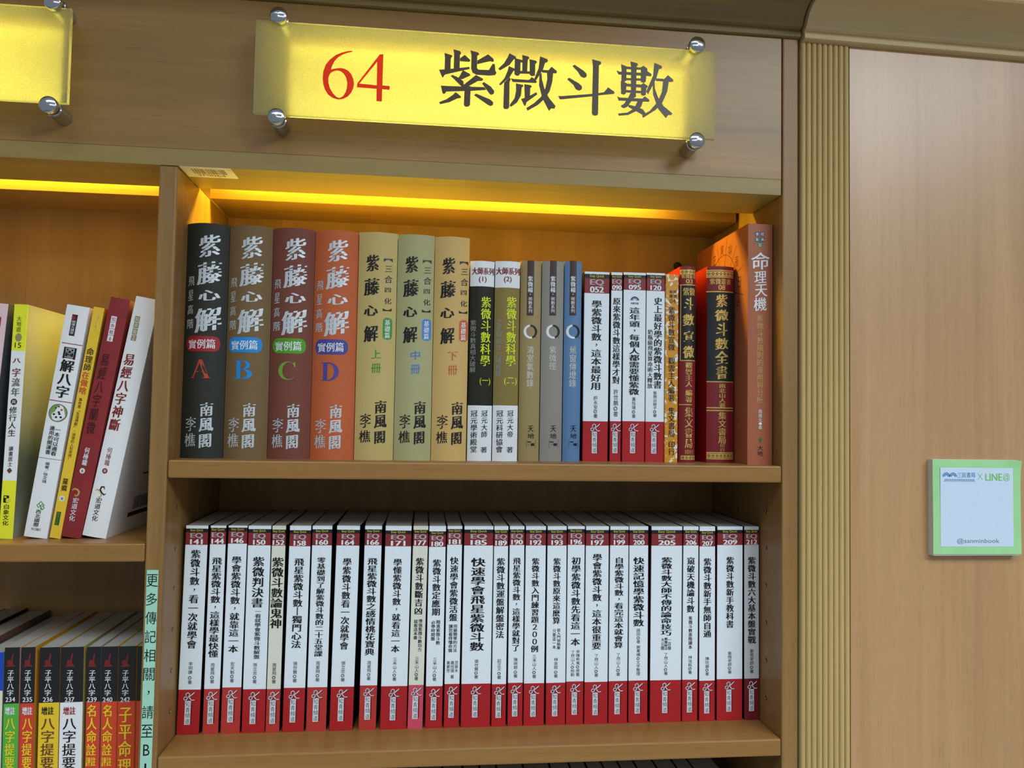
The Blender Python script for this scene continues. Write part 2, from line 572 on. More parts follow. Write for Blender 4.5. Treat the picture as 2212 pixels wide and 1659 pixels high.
def dress(parent, fc, items):
    """prints the list of items onto a spine; one mesh per part name"""
    parts, texts = {}, {}
    for part, kind, txt, xc, z0, z1, w, col, style in items:
        if part in BADGES and kind in ('ink', 'row', 'col') and part in parts:
            mb = texts.setdefault(part, MB())
        elif part.startswith('gilt'):
            mb = parts.setdefault((part, len(parts)), MB())
        else:
            mb = parts.setdefault(part, MB())
        mt = ink(col)
        if kind == 'ink' or kind == 'row':
            fc.put(mb, txt, xc - w / 2, xc + w / 2, z1, z0, mt, style, True, .3)
        elif kind == 'col':
            fc.col(mb, txt, xc, z0, z1, w, mt, style, .3)
        elif kind == 'rect':
            fc.rect(mb, xc - w / 2, xc + w / 2, z1, z0, mt)
        elif kind == 'pill':
            fc.pill(mb, xc - w / 2, xc + w / 2, z1, z0, mt, .15)
        elif kind == 'disc':
            fc.disc(mb, xc, (z0 + z1) / 2, w / 2, (z0 - z1) / 2, mt, .15)
            if col == 'emblem':
                r = w / 2
                zc = (z0 + z1) / 2
                fc.ring(mb, xc, zc, r * .93, r * 1.04, 0, 360, ink('greybrush'), .17)
                fc.disc(mb, xc - r * .05, zc - r * .3, r * .62, r * .45, ink('white'), .18, 16)
                for dx, dz in ((-.4, -.2), (.2, -.1), (-.1, -.5), (.4, -.45), (.1, .1)):
                    fc.disc(mb, xc + dx * r, zc + dz * r, r * .14, r * .12, ink('black'), .2, 8)
                for dx, dz in ((-.3, .55), (.35, .4), (0, .75)):
                    fc.disc(mb, xc + dx * r, zc + dz * r, r * .12, r * .1, ink('redbrush'), .2, 8)
        elif kind == 'letter':
            letter(fc, mb, txt, xc - w / 2, xc + w / 2, z0, z1, mt)
        else:
            emblem(fc, mb, kind, xc, z0, z1, w, col)
    for part, mb in parts.items():
        o = mb.build(part[0] if isinstance(part, tuple) else part, parent)
        if part in texts:
            texts[part].build('badge_lettering', o)


# ------------------------------------------------------------------ layout data, millimetres
SIGN_CHARS = [[(265.9,416.7),(273.4,414.9),(274.1,413.7),(272.5,411.6),(272.4,400.2),(266.4,399.2),(266.5,411.5)],[(274.9,421.1),(281.6,419.7),(283.0,417.8),(281.7,415.5),(281.6,401.5),(275.6,400.4),(275.7,416.7)],[(281.7,412.2),(286.5,416.1),(292.0,411.6),(292.3,410.0),(291.1,409.1),(281.8,409.2)],[(260.7,399.1),(266.7,399.7),(291.5,403.9),(291.9,401.8),(266.8,394.3),(265.0,391.2),(264.0,391.5)],[(292.1,421.1),(299.9,419.6),(301.5,417.8),(299.3,416.0),(299.3,403.3),(300.8,401.7),(311.4,402.0),(315.2,408.8),(317.6,408.4),(318.0,402.2),(319.3,399.4),(317.9,397.0),(311.5,396.1),(298.7,396.2),(294.8,398.1),(293.3,402.2),(293.3,417.2)],[(299.4,411.1),(310.5,418.3),(316.0,413.9),(316.4,411.6),(315.5,410.6),(312.5,411.2),(299.4,407.2)],[(284.9,400.2),(292.3,396.6),(292.6,395.0),(291.0,394.1),(284.4,390.6),(280.2,391.0),(282.7,395.7)],[(272.6,393.4),(274.4,394.5),(280.9,392.0),(285.7,388.7),(286.1,384.8),(287.4,382.3),(283.9,383.1)],[(298.4,396.0),(305.5,392.6),(305.8,391.3),(304.2,390.2),(300.4,389.8),(291.2,383.9),(284.2,382.1),(285.8,384.8)],[(262.9,382.7),(268.3,382.7),(307.2,383.9),(309.2,381.1),(293.2,379.1),(268.4,376.9),(267.5,374.9),(265.9,374.2),(264.7,375.1)],[(304.6,387.6),(306.8,389.1),(313.7,385.0),(317.3,380.6),(317.0,377.7),(314.1,376.2),(312.5,377.4)],[(287.1,384.3),(293.2,384.0),(292.9,364.5),(291.6,363.0),(289.1,362.3),(287.2,363.2),(286.6,364.7)],[(278.0,376.9),(283.1,373.3),(283.8,371.7),(282.5,371.0),(280.0,370.5),(271.8,366.1),(262.7,363.5),(261.4,365.5),(269.2,369.2),(275.5,374.1)],[(296.8,374.8),(298.7,376.7),(313.2,371.6),(316.5,368.8),(316.2,365.9),(313.7,364.6),(310.8,365.9)],[(332.3,420.9),(338.9,417.7),(339.3,416.1),(336.7,414.6),(332.6,408.7),(323.0,402.4),(320.9,403.9),(326.8,410.0),(330.5,416.5)],[(331.8,407.4),(338.5,404.9),(337.9,402.9),(336.6,402.5),(332.8,395.7),(323.6,386.8),(322.1,387.8),(327.7,394.7),(330.8,402.7)],[(327.4,390.1),(332.8,395.7),(334.1,393.8),(332.9,391.1),(333.0,364.6),(331.4,362.6),(328.2,362.4),(326.9,363.9),(327.2,386.8)],[(337.7,416.0),(343.9,414.1),(343.8,400.3),(341.9,397.9),(339.3,398.0),(337.6,399.6),(337.9,412.4)],[(345.4,420.0),(351.9,418.7),(353.1,417.2),(351.3,415.2),(350.9,402.7),(345.7,402.7),(345.8,414.9)],[(352.9,416.0),(360.1,414.8),(361.0,413.3),(359.2,411.5),(359.1,399.3),(355.5,398.3),(353.5,399.9),(353.3,412.1)],[(343.4,403.2),(353.8,403.2),(353.8,400.6),(343.4,400.3)],[(338.3,416.0),(346.1,414.6),(346.2,411.9),(338.4,412.4)],[(334.1,394.8),(337.0,394.3),(352.9,394.3),(355.8,397.5),(359.1,395.4),(361.1,392.9),(360.2,391.5),(347.1,391.3),(336.1,391.0)],[(339.4,389.9),(346.9,388.7),(347.2,387.1),(345.6,386.0),(344.8,377.4),(341.0,370.0),(334.6,365.0),(333.2,366.8),(338.3,374.4),(339.8,382.4)],[(348.1,389.6),(355.0,388.9),(356.0,387.3),(354.4,385.9),(354.2,378.0),(360.6,382.0),(361.8,379.8),(350.7,370.9),(349.8,367.3),(348.5,366.9),(345.0,373.8),(348.7,375.4)],[(364.0,419.7),(371.5,417.3),(372.3,415.3),(371.2,413.9),(369.3,413.2),(367.1,405.8),(360.1,394.1),(358.1,395.3),(362.5,406.8)],[(366.8,405.7),(373.0,405.8),(376.1,409.7),(381.5,405.7),(381.9,403.8),(380.6,402.8),(365.8,402.9)],[(371.4,403.4),(377.9,403.2),(377.1,393.9),(374.6,383.9),(369.5,375.7),(362.5,368.7),(351.8,362.1),(350.5,364.8),(358.5,370.4),(365.6,377.4),(370.0,386.9),(371.8,396.2)],[(363.6,400.9),(365.9,402.4),(366.3,395.8),(369.4,384.9),(374.1,376.6),(380.9,368.8),(379.8,365.9),(376.2,365.9),(374.1,363.0),(366.9,376.2),(363.4,389.1)],[(397.8,411.7),(400.1,413.4),(409.4,407.9),(412.8,404.8),(413.1,402.8),(412.5,401.1),(410.2,400.0),(406.9,401.1),(403.5,406.2)],[(392.5,397.5),(394.7,399.3),(405.0,394.0),(408.0,391.2),(408.3,389.6),(407.7,387.6),(405.1,386.3),(401.8,387.5),(399.1,392.0)],[(418.5,420.3),(427.2,418.7),(428.4,417.1),(427.2,415.1),(425.8,414.6),(425.5,363.2),(424.5,361.5),(421.6,361.0),(419.6,361.9),(418.9,363.5),(419.4,412.5)],[(383.5,379.5),(386.8,379.5),(419.3,383.9),(425.6,385.1),(431.5,386.4),(435.8,391.8),(442.1,387.8),(442.8,386.1),(441.5,385.1),(425.6,382.6),(419.3,381.2),(385.2,375.8)],[(449.2,417.1),(455.2,415.2),(455.0,400.2),(452.4,398.0),(449.7,398.5),(449.7,411.2)],[(453.2,415.1),(469.9,415.0),(473.3,417.1),(477.4,414.3),(477.5,411.7),(470.0,412.5),(453.9,412.1)],[(444.2,410.2),(447.9,409.1),(470.0,409.5),(477.4,411.7),(482.1,408.6),(481.1,406.2),(476.1,406.4),(446.6,406.0)],[(470.3,413.9),(476.7,413.6),(475.8,400.2),(473.5,398.7),(470.4,399.9)],[(454.7,402.8),(470.7,403.5),(470.8,400.9),(454.7,400.5)],[(459.0,420.8),(466.6,419.3),(467.2,417.3),(465.9,416.2),(465.4,387.5),(465.2,385.5),(459.9,385.2),(459.9,415.2)],[(449.0,399.2),(455.4,397.6),(454.5,386.2),(452.2,384.9),(449.5,385.9)],[(454.7,396.9),(470.8,396.9),(473.5,398.7),(478.2,395.7),(476.9,393.6),(454.8,393.9)],[(470.8,397.2),(476.8,396.3),(475.9,386.2),(472.9,385.0),(470.6,386.2)],[(454.5,390.2),(470.9,390.2),(470.9,387.6),(454.5,387.5)],[(445.5,383.0),(448.2,381.8),(472.3,382.1),(474.9,384.8),(479.7,381.4),(479.7,379.4),(478.4,379.0),(446.9,378.4)],[(459.5,387.2),(465.5,385.6),(465.2,383.5),(463.2,382.4),(456.3,372.4),(452.7,370.7),(450.0,371.7),(449.6,373.3),(452.9,375.5),(456.9,381.7)],[(467.3,379.3),(473.3,380.0),(471.0,373.3),(465.7,368.3),(457.1,363.8),(447.4,362.4),(446.5,364.8),(456.4,366.4),(463.7,371.2)],[(457.0,374.7),(465.0,373.6),(473.1,370.7),(475.8,366.9),(474.5,364.2),(472.1,365.0),(465.7,368.3),(457.7,372.1)],[(484.6,421.0),(492.5,418.3),(493.2,416.4),(492.2,415.2),(489.8,414.5),(486.9,404.2),(478.3,387.0),(476.2,389.6),(483.5,407.4)],[(486.9,404.6),(495.6,404.5),(499.5,408.9),(505.1,404.4),(505.3,402.4),(503.8,401.7),(486.2,401.7)],[(494.3,402.1),(500.4,401.8),(498.8,391.0),(493.8,379.3),(486.5,370.9),(473.1,361.7),(472.1,364.3),(480.5,369.8),(489.1,380.3),(493.1,390.6)],[(482.9,400.0),(485.2,400.8),(485.6,393.5),(489.1,384.3),(495.2,375.4),(504.4,368.6),(503.5,366.4),(500.0,366.2),(497.5,362.8),(489.2,372.3),(483.7,386.7)]]
DIGIT_SIX = [[(174.1,411.7),(173.4,412.6),(169.2,411.9),(163.7,410.2),(157.8,407.3),(152.0,402.3),(148.1,396.7),(145.9,390.0),(145.5,382.7),(146.2,377.0),(148.0,371.4),(151.1,366.6),(155.6,363.5),(159.7,362.4),(162.7,362.3),(166.3,363.2),(170.3,365.5),(173.6,369.5),(175.7,374.3),(176.4,378.9),(175.6,383.9),(173.5,388.7),(170.4,392.0),(167.0,393.7),(163.3,394.3),(159.6,393.9),(155.9,393.0),(153.7,392.2),(153.4,393.0),(154.7,396.7),(156.8,401.1),(160.1,405.1),(164.4,408.1),(169.2,410.2)],[(153.5,389.0),(156.7,390.9),(159.7,391.6),(163.0,390.9),(166.1,388.6),(168.4,384.9),(169.7,379.7),(169.5,375.0),(168.4,370.4),(166.2,366.4),(163.7,364.3),(161.9,363.8),(159.3,364.8),(155.9,368.1),(152.8,373.2),(151.3,378.5),(151.0,382.7),(151.9,386.6)]]
DIGIT_FOUR = [[(201.1,410.8),(204.7,411.2),(204.5,379.2),(211.7,379.1),(211.7,375.1),(204.3,375.3),(204.3,362.7),(198.9,362.8),(198.8,375.3),(179.3,375.7),(179.5,379.7)],[(198.7,403.1),(198.9,379.0),(181.7,379.7)]]
NUMBERED = [
 ('141',1.9,22.8,2.8,(214.8,197.7,46.5),('紫微斗數，看一次就學會',192.4,89.2,9.4),[],[('李明謙',0.0,75.2,62.7,4.2),('◎著',0.0,60.8,52.1,4.2)]),
 ('144',28.1,16.2,1.7,(215.6,198.2,46.8),('飛星紫微斗數，這樣學最快懂',184.6,79.7,9.5),[],[('周星飛◎著',0.0,73.8,52.6,4.3)]),
 ('146',46.6,19.7,1.7,(215.9,198.9,48.0),('學會紫微斗數，就靠這一本',185.5,84.2,9.5),[],[('宏天魁◎著',0.0,74.5,53.1,4.3)]),
 ('150',68.2,23.7,0.8,(214.4,197.1,45.7),('紫微判決書',185.0,131.5,11.5),[('一看就學會紫微斗數解盤',1.2,129.5,77.4,6.2)],[('張立忠◎著',0.0,73.1,51.7,4.3)]),
 ('152',92.7,14.4,1.1,(213.9,196.8,45.4),('紫微斗數論鬼神',184.4,109.3,11.6),[],[('周星飛◎著',0.0,72.7,51.2,4.3)]),
 ('158',110.1,22.4,2.1,(213.2,196.1,46.2),('飛星紫微斗數｜獨門心法',183.4,88.0,9.7),[],[('張世賢◎著',0.0,73.8,51.8,4.4)]),
 ('160',134.8,21.0,1.3,(214.2,197.0,46.4),('零基礎到了解紫微斗數的二十五堂課',184.3,78.8,8.3),[],[('周星飛◎著',0.0,73.9,52.3,4.4)]),
 ('164',159.2,24.6,2.8,(213.7,196.7,46.3),('學紫微斗數看一次就學會',183.2,85.7,8.8),[],[('張立忠◎著',0.0,73.4,51.7,4.4)]),
 ('166',190.1,18.4,1.8,(214.2,196.9,47.2),('飛星紫微斗數之感情桃花寶典',183.6,79.3,9.9),[],[('周星飛◎著',0.0,73.4,52.7,4.2)]),
 ('171',212.8,28.2,1.2,(213.0,195.9,45.9),('學懂紫微斗數，就看這一本',182.5,81.8,8.7),[],[('三禾山人◎著',0.0,76.4,51.6,4.2)]),
 ('177',242.2,16.2,1.9,(213.7,196.3,46.7),('紫微斗數斷吉凶',183.4,122.2,8.5),[('增強紫微斗數功力',2.6,117.3,82.5,4.2),('就看這本書',-2.4,116.8,95.4,4.2)],[('三禾山人◎著',0.0,77.0,51.6,4.2)]),
 ('180',261.1,18.3,0.3,(212.2,195.3,45.0),('紫微斗數定應期',181.8,121.0,8.6),[('精進紫微斗數',2.9,116.0,89.6,4.3),('必學時間盤',-2.6,115.5,94.1,4.3)],[('三禾山人◎著',0.0,75.7,50.7,4.3)]),
 ('181',281.3,16.4,-0.1,(214.7,197.7,47.1),('快速學會紫微活盤',184.3,114.8,8.6),[('用最簡單的方法',2.5,111.3,81.3,4.3),('讓您看得懂命盤',-2.5,111.3,81.3,4.3)],[('范振木',4.4,71.8,59.3,3.8),('黃恆堉',0.0,71.8,59.3,3.8),('黃素芳',-4.4,71.8,59.3,3.8),('著',0.0,56.8,52.8,4.0)]),
 ('185',299.7,32.1,0.1,(214.2,196.7,46.8),('快速學會飛星紫微斗數',183.2,82.4,14.8),[],[('張世賢◎著',0.0,72.9,52.3,4.3)]),
 ('189',333.2,15.8,-0.4,(213.7,196.1,45.8),('紫微斗數運盤解盤密法',183.1,95.6,8.7),[],[('莊正文',0.0,72.9,60.4,4.4),('◎著',0.0,59.4,51.3,4.4)]),
 ('190',351.0,16.5,-0.9,(214.3,197.1,46.9),('飛星紫微斗數，這樣學就對了',183.5,81.2,8.2),[],[('陳雨慈',0.0,74.1,61.5,4.4),('◎著',0.0,60.5,52.5,4.4)]),
 ('192',368.6,22.7,-0.5,(213.8,196.6,46.0),('紫微斗數入門練習題２００例',182.9,79.8,8.0),[],[('三禾山人◎著',0.0,77.3,51.5,4.4)]),
 ('193',393.3,21.8,-0.9,(213.8,196.5,46.0),('紫微斗數原來這麼算',182.8,110.4,8.0),[('從入門到執業',2.8,105.3,82.5,3.9),('只要這一本',-2.2,104.8,83.0,3.6)],[('林金郎',0.0,73.4,60.7,4.4),('◎著',0.0,59.7,51.6,4.4)]),
 ('196',415.9,19.3,-0.5,(214.8,197.3,47.1),('初學紫微斗數先看這一本',183.8,86.2,9.9),[],[('宋陳希夷◎原著',3.1,81.6,52.7,4.2),('了然山人◎校勘',-2.7,81.1,52.7,4.2)]),
 ('197',436.4,26.3,-0.5,(213.8,196.4,46.1),('學會紫微斗數，這本很重要',187.3,81.8,10.0),[],[('了然山人◎著',0.0,76.7,51.7,4.5)]),
 ('199',463.8,21.3,-0.2,(214.0,196.7,46.6),('自學紫微斗數，看完這本就會算',183.6,82.9,9.8),[],[('了然山人◎著',0.0,77.3,52.2,4.5)]),
 ('200',486.5,21.9,-0.8,(213.8,196.6,46.7),('快速記憶學紫微斗數',183.5,106.6,11.9),[],[('路因◎著',0.0,104.1,87.7,4.2),('謝菁樺◎文字整理',0.0,85.6,52.3,4.2)]),
 ('205',511.0,35.9,0.2,(213.8,196.3,46.5),('紫微斗數大師不傳的論命技巧',183.4,95.9,11.8),[('一百個',3.9,93.4,80.0,3.7),('解盤秘法',0.0,93.9,80.0,3.5),('大公開',-3.9,93.4,80.0,3.7)],[('了然山人◎著',0.0,76.9,52.2,4.3)]),
 ('206',548.1,17.9,0.3,(213.8,196.5,46.5),('窺破天機論斗數',183.3,121.4,8.6),[('紫微斗數進階讀本',0.0,117.2,80.6,4.3)],[('林信銘◎著',0.0,73.3,52.7,4.3)]),
 ('207',568.0,18.4,-0.6,(212.8,195.4,45.0),('紫微斗數新手無師自通',182.2,93.2,8.7),[],[('陳玟諭◎著',0.0,71.4,50.7,4.3)]),
 ('209',588.5,30.1,-0.2,(214.1,196.9,46.3),('紫微斗數新手教科書',183.7,103.7,8.7),[],[('紫梧老師◎著',0.0,77.2,52.3,4.4)]),
 ('212',621.1,17.4,-0.9,(214.1,197.2,46.3),('紫微斗數六大基本盤實戰',183.6,85.7,8.8),[],[('紫梧老師◎著',0.0,79.4,52.3,4.4)]),
]
FRAMES = {
 'A':(0.4,0.0,36.0,42.8,247.0,0.0),
 'B':(43.7,0.0,36.0,44.6,246.4,0.0),
 'C':(88.8,0.0,36.0,43.8,245.7,0.0),
 'D':(133.0,0.0,36.0,45.8,245.0,0.0),
 's':(179.4,0.0,36.0,41.2,245.2,0.0),
 'z':(221.2,0.0,36.0,39.4,244.4,0.0),
 'x':(261.2,0.0,36.0,37.8,243.6,0.0),
 'd1':(300.4,0.0,42.0,26.6,219.6,0.0),
 'd2':(328.0,0.0,42.0,27.6,220.4,0.0),
 't1':(357.4,0.0,50.0,23.2,223.7,0.0),
 't2':(381.6,0.0,50.0,24.6,224.2,0.0),
 't3':(407.6,0.0,52.0,19.6,225.0,0.0),
 'e052':(431.8,0.0,60.0,29.2,216.0,0.0),
 'e090':(463.2,0.0,60.0,13.1,216.3,0.0),
 'e095':(477.2,0.0,58.0,26.1,216.4,0.0),
 'e120':(503.8,0.0,57.0,21.8,216.6,0.0),
 'y':(525.8,0.0,55.0,15.2,215.2,0.0),
 'r3':(542.6,0.0,54.0,18.9,225.0,0.0),
 'r8':(575.6,0.0,55.0,32.0,226.6,0.0),
 'br':(609.8,0.0,22.0,29.0,269.8,0.0),
 'pk':(-206.0,-81.37,30.0,20.0,238.0,3.8),
 'yl':(-169.9,-82.39,30.0,13.5,237.5,1.3),
 'wh':(-146.0,-79.69,30.0,22.2,238.5,7.8),
 'ye':(-121.5,-81.16,30.0,10.8,238.5,8.2),
 'rd':(-110.3,-79.63,30.0,19.4,248.5,9.1),
 'cr':(-90.0,-78.63,30.0,23.2,250.0,10.1),
 'l234':(-165.2,-406.0,50.0,14.6,209.5,-1.0),
 'l235':(-149.3,-406.0,50.0,13.6,209.5,-1.0),
 'l236':(-131.2,-406.0,50.0,19.8,209.0,-1.0),
 'l237':(-110.6,-406.0,50.0,22.3,209.0,-1.0),
 'l239':(-85.0,-406.0,50.0,13.9,209.0,-1.0),
 'l240':(-70.2,-406.0,50.0,15.8,209.0,-1.0),
 'l242':(-53.8,-406.0,50.0,17.5,209.0,-1.0),
 'l243':(-35.4,-406.0,50.0,15.0,209.0,-1.0),
 'lb':(-186.0,-406.0,50.0,19.5,204.5,-1.0),
}
ITEMS = {
 'A':[
  ('title_lettering','ink','紫',24.7,235.2,211.0,21.2,'silver','brush'),
  ('title_lettering','ink','藤',25.1,206.8,182.2,24.5,'silver','brush'),
  ('title_lettering','ink','心',25.7,176.6,164.8,21.6,'silver','brush'),
  ('title_lettering','ink','解',25.1,158.9,132.0,26.3,'silver','brush'),
  ('subtitle_lettering','ink','飛',6.7,190.6,180.4,7.2,'silver','kai'),
  ('subtitle_lettering','ink','星',6.4,176.2,164.9,6.0,'silver','kai'),
  ('subtitle_lettering','ink','高',6.4,160.8,150.2,6.5,'silver','kai'),
  ('subtitle_lettering','ink','階',6.9,145.6,135.4,7.5,'silver','kai'),
  ('series_badge','pill','',20.4,127.7,111.6,34.7,'bred',''),
  ('series_badge','row','實例篇',19.6,124.5,114.3,27.6,'white','kai'),
  ('volume_letter','letter','A',19.6,103.0,83.6,19.6,'lred',''),
  ('publisher_lettering','ink','南',27.0,58.5,43.9,12.6,'silver','brush2'),
  ('publisher_lettering','ink','風',27.0,42.2,28.0,14.0,'silver','brush2'),
  ('publisher_lettering','ink','閣',26.6,25.5,11.1,11.9,'silver','brush2'),
  ('author_lettering','ink','李',11.3,43.2,27.9,11.6,'silver','kai'),
  ('author_lettering','ink','樵',10.9,26.3,11.8,12.1,'silver','kai'),
 ],
 'B':[
  ('title_lettering','ink','紫',24.7,235.2,211.0,21.2,'silver','brush'),
  ('title_lettering','ink','藤',25.1,206.8,182.2,24.5,'silver','brush'),
  ('title_lettering','ink','心',25.7,176.6,164.8,21.6,'silver','brush'),
  ('title_lettering','ink','解',25.1,158.9,132.0,26.3,'silver','brush'),
  ('subtitle_lettering','ink','飛',6.7,190.6,180.4,7.2,'silver','kai'),
  ('subtitle_lettering','ink','星',6.4,176.2,164.9,6.0,'silver','kai'),
  ('subtitle_lettering','ink','高',6.4,160.8,150.2,6.5,'silver','kai'),
  ('subtitle_lettering','ink','階',6.9,145.6,135.4,7.5,'silver','kai'),
  ('series_badge','pill','',20.4,127.7,111.6,34.7,'bblue',''),
  ('series_badge','row','實例篇',19.6,124.5,114.3,27.6,'white','kai'),
  ('volume_letter','letter','B',19.6,103.0,83.6,19.6,'bblue',''),
  ('publisher_lettering','ink','南',27.0,58.5,43.9,12.6,'silver','brush2'),
  ('publisher_lettering','ink','風',27.0,42.2,28.0,14.0,'silver','brush2'),
  ('publisher_lettering','ink','閣',26.6,25.5,11.1,11.9,'silver','brush2'),
  ('author_lettering','ink','李',11.3,43.2,27.9,11.6,'silver','kai'),
  ('author_lettering','ink','樵',10.9,26.3,11.8,12.1,'silver','kai'),
 ],
 'C':[
  ('title_lettering','ink','紫',24.7,235.2,211.0,21.2,'silver','brush'),
  ('title_lettering','ink','藤',25.1,206.8,182.2,24.5,'silver','brush'),
  ('title_lettering','ink','心',25.7,176.6,164.8,21.6,'silver','brush'),
  ('title_lettering','ink','解',25.1,158.9,132.0,26.3,'silver','brush'),
  ('subtitle_lettering','ink','飛',6.7,190.6,180.4,7.2,'silver','kai'),
  ('subtitle_lettering','ink','星',6.4,176.2,164.9,6.0,'silver','kai'),
  ('subtitle_lettering','ink','高',6.4,160.8,150.2,6.5,'silver','kai'),
  ('subtitle_lettering','ink','階',6.9,145.6,135.4,7.5,'silver','kai'),
  ('series_badge','pill','',20.4,127.7,111.6,34.7,'bgreen',''),
  ('series_badge','row','實例篇',19.6,124.5,114.3,27.6,'white','kai'),
  ('volume_letter','letter','C',19.6,103.0,83.6,19.6,'lgreen',''),
  ('publisher_lettering','ink','南',27.0,58.5,43.9,12.6,'silver','brush2'),
  ('publisher_lettering','ink','風',27.0,42.2,28.0,14.0,'silver','brush2'),
  ('publisher_lettering','ink','閣',26.6,25.5,11.1,11.9,'silver','brush2'),
  ('author_lettering','ink','李',11.3,43.2,27.9,11.6,'silver','kai'),
  ('author_lettering','ink','樵',10.9,26.3,11.8,12.1,'silver','kai'),
 ],
 'D':[
  ('title_lettering','ink','紫',24.7,235.2,211.0,21.2,'silver','brush'),
  ('title_lettering','ink','藤',25.1,206.8,182.2,24.5,'silver','brush'),
  ('title_lettering','ink','心',25.7,176.6,164.8,21.6,'silver','brush'),
  ('title_lettering','ink','解',25.1,158.9,132.0,26.3,'silver','brush'),
  ('subtitle_lettering','ink','飛',6.7,190.6,180.4,7.2,'silver','kai'),
  ('subtitle_lettering','ink','星',6.4,176.2,164.9,6.0,'silver','kai'),
  ('subtitle_lettering','ink','高',6.4,160.8,150.2,6.5,'silver','kai'),
  ('subtitle_lettering','ink','階',6.9,145.6,135.4,7.5,'silver','kai'),
  ('series_badge','pill','',20.4,127.7,111.6,34.7,'bpurple',''),
  ('series_badge','row','實例篇',19.6,124.5,114.3,27.6,'white','kai'),
  ('volume_letter','letter','D',19.6,103.0,83.6,19.6,'bpurple',''),
  ('publisher_lettering','ink','南',27.0,58.5,43.9,12.6,'silver','brush2'),
  ('publisher_lettering','ink','風',27.0,42.2,28.0,14.0,'silver','brush2'),
  ('publisher_lettering','ink','閣',26.6,25.5,11.1,11.9,'silver','brush2'),
  ('author_lettering','ink','李',11.3,43.2,27.9,11.6,'silver','kai'),
  ('author_lettering','ink','樵',10.9,26.3,11.8,12.1,'silver','kai'),
 ],
 's':[
  ('title_lettering','ink','紫',15.3,220.6,202.5,13.8,'ink','brush2'),
  ('title_lettering','ink','藤',14.9,195.2,176.5,16.7,'ink','brush2'),
  ('title_lettering','ink','心',14.6,165.8,154.3,15.3,'ink','brush2'),
  ('title_lettering','ink','解',15.2,144.3,126.3,15.3,'ink','brush2'),
  ('subtitle_lettering','ink','︻',31.8,217.2,213.4,9.4,'ink','kai'),
  ('subtitle_lettering','ink','三',32.5,209.2,202.6,7.4,'ink','kai'),
  ('subtitle_lettering','ink','合',32.5,198.6,190.5,8.4,'ink','kai'),
  ('subtitle_lettering','ink','四',32.0,185.5,180.4,6.4,'ink','kai'),
  ('subtitle_lettering','ink','化',32.3,174.4,167.6,7.6,'ink','kai'),
  ('subtitle_lettering','ink','︼',31.8,163.1,160.1,9.4,'ink','kai'),
  ('series_badge','pill','',32.5,152.8,129.3,9.8,'vgreen',''),
  ('series_badge','col','基礎篇',32.5,150.8,130.8,5.4,'white','kai'),
  ('volume_lettering','ink','上',21.2,118.0,108.5,10.3,'vgreen','kai'),
  ('volume_lettering','ink','冊',21.5,103.2,93.0,10.3,'vgreen','kai'),
  ('publisher_lettering','ink','南',27.3,63.8,49.9,12.3,'ink','brush2'),
  ('publisher_lettering','ink','風',27.4,48.4,34.3,13.3,'ink','brush2'),
  ('publisher_lettering','ink','閣',27.1,31.1,17.7,11.2,'ink','brush2'),
  ('author_lettering','ink','李',11.5,49.6,34.3,11.7,'ink','kai'),
  ('author_lettering','ink','樵',11.2,31.8,18.5,12.2,'ink','kai'),
 ],
 'z':[
  ('title_lettering','ink','紫',15.3,220.6,202.5,13.8,'ink','brush2'),
  ('title_lettering','ink','藤',14.9,195.2,176.5,16.7,'ink','brush2'),
  ('title_lettering','ink','心',14.6,165.8,154.3,15.3,'ink','brush2'),
  ('title_lettering','ink','解',15.2,144.3,126.3,15.3,'ink','brush2'),
  ('subtitle_lettering','ink','︻',31.8,217.2,213.4,9.4,'ink','kai'),
  ('subtitle_lettering','ink','三',32.5,209.2,202.6,7.4,'ink','kai'),
  ('subtitle_lettering','ink','合',32.5,198.6,190.5,8.4,'ink','kai'),
  ('subtitle_lettering','ink','四',32.0,185.5,180.4,6.4,'ink','kai'),
  ('subtitle_lettering','ink','化',32.3,174.4,167.6,7.6,'ink','kai'),
  ('subtitle_lettering','ink','︼',31.8,163.1,160.1,9.4,'ink','kai'),
  ('series_badge','pill','',32.5,152.8,129.3,9.8,'vblue',''),
  ('series_badge','col','基礎篇',32.5,150.8,130.8,5.4,'white','kai'),
  ('volume_lettering','ink','中',21.2,118.0,108.5,10.3,'vblue','kai'),
  ('volume_lettering','ink','冊',21.5,103.2,93.0,10.3,'vblue','kai'),
  ('publisher_lettering','ink','南',27.3,63.8,49.9,12.3,'ink','brush2'),
  ('publisher_lettering','ink','風',27.4,48.4,34.3,13.3,'ink','brush2'),
  ('publisher_lettering','ink','閣',27.1,31.1,17.7,11.2,'ink','brush2'),
  ('author_lettering','ink','李',11.5,49.6,34.3,11.7,'ink','kai'),
  ('author_lettering','ink','樵',11.2,31.8,18.5,12.2,'ink','kai'),
 ],
 'x':[
  ('title_lettering','ink','紫',15.3,220.6,202.5,13.8,'ink','brush2'),
  ('title_lettering','ink','藤',14.9,195.2,176.5,16.7,'ink','brush2'),
  ('title_lettering','ink','心',14.6,165.8,154.3,15.3,'ink','brush2'),
  ('title_lettering','ink','解',15.2,144.3,126.3,15.3,'ink','brush2'),
  ('subtitle_lettering','ink','︻',31.8,217.2,213.4,9.4,'ink','kai'),
  ('subtitle_lettering','ink','三',32.5,209.2,202.6,7.4,'ink','kai'),
  ('subtitle_lettering','ink','合',32.5,198.6,190.5,8.4,'ink','kai'),
  ('subtitle_lettering','ink','四',32.0,185.5,180.4,6.4,'ink','kai'),
  ('subtitle_lettering','ink','化',32.3,174.4,167.6,7.6,'ink','kai'),
  ('subtitle_lettering','ink','︼',31.8,163.1,160.1,9.4,'ink','kai'),
  ('series_badge','pill','',32.5,152.8,129.3,9.8,'vorange',''),
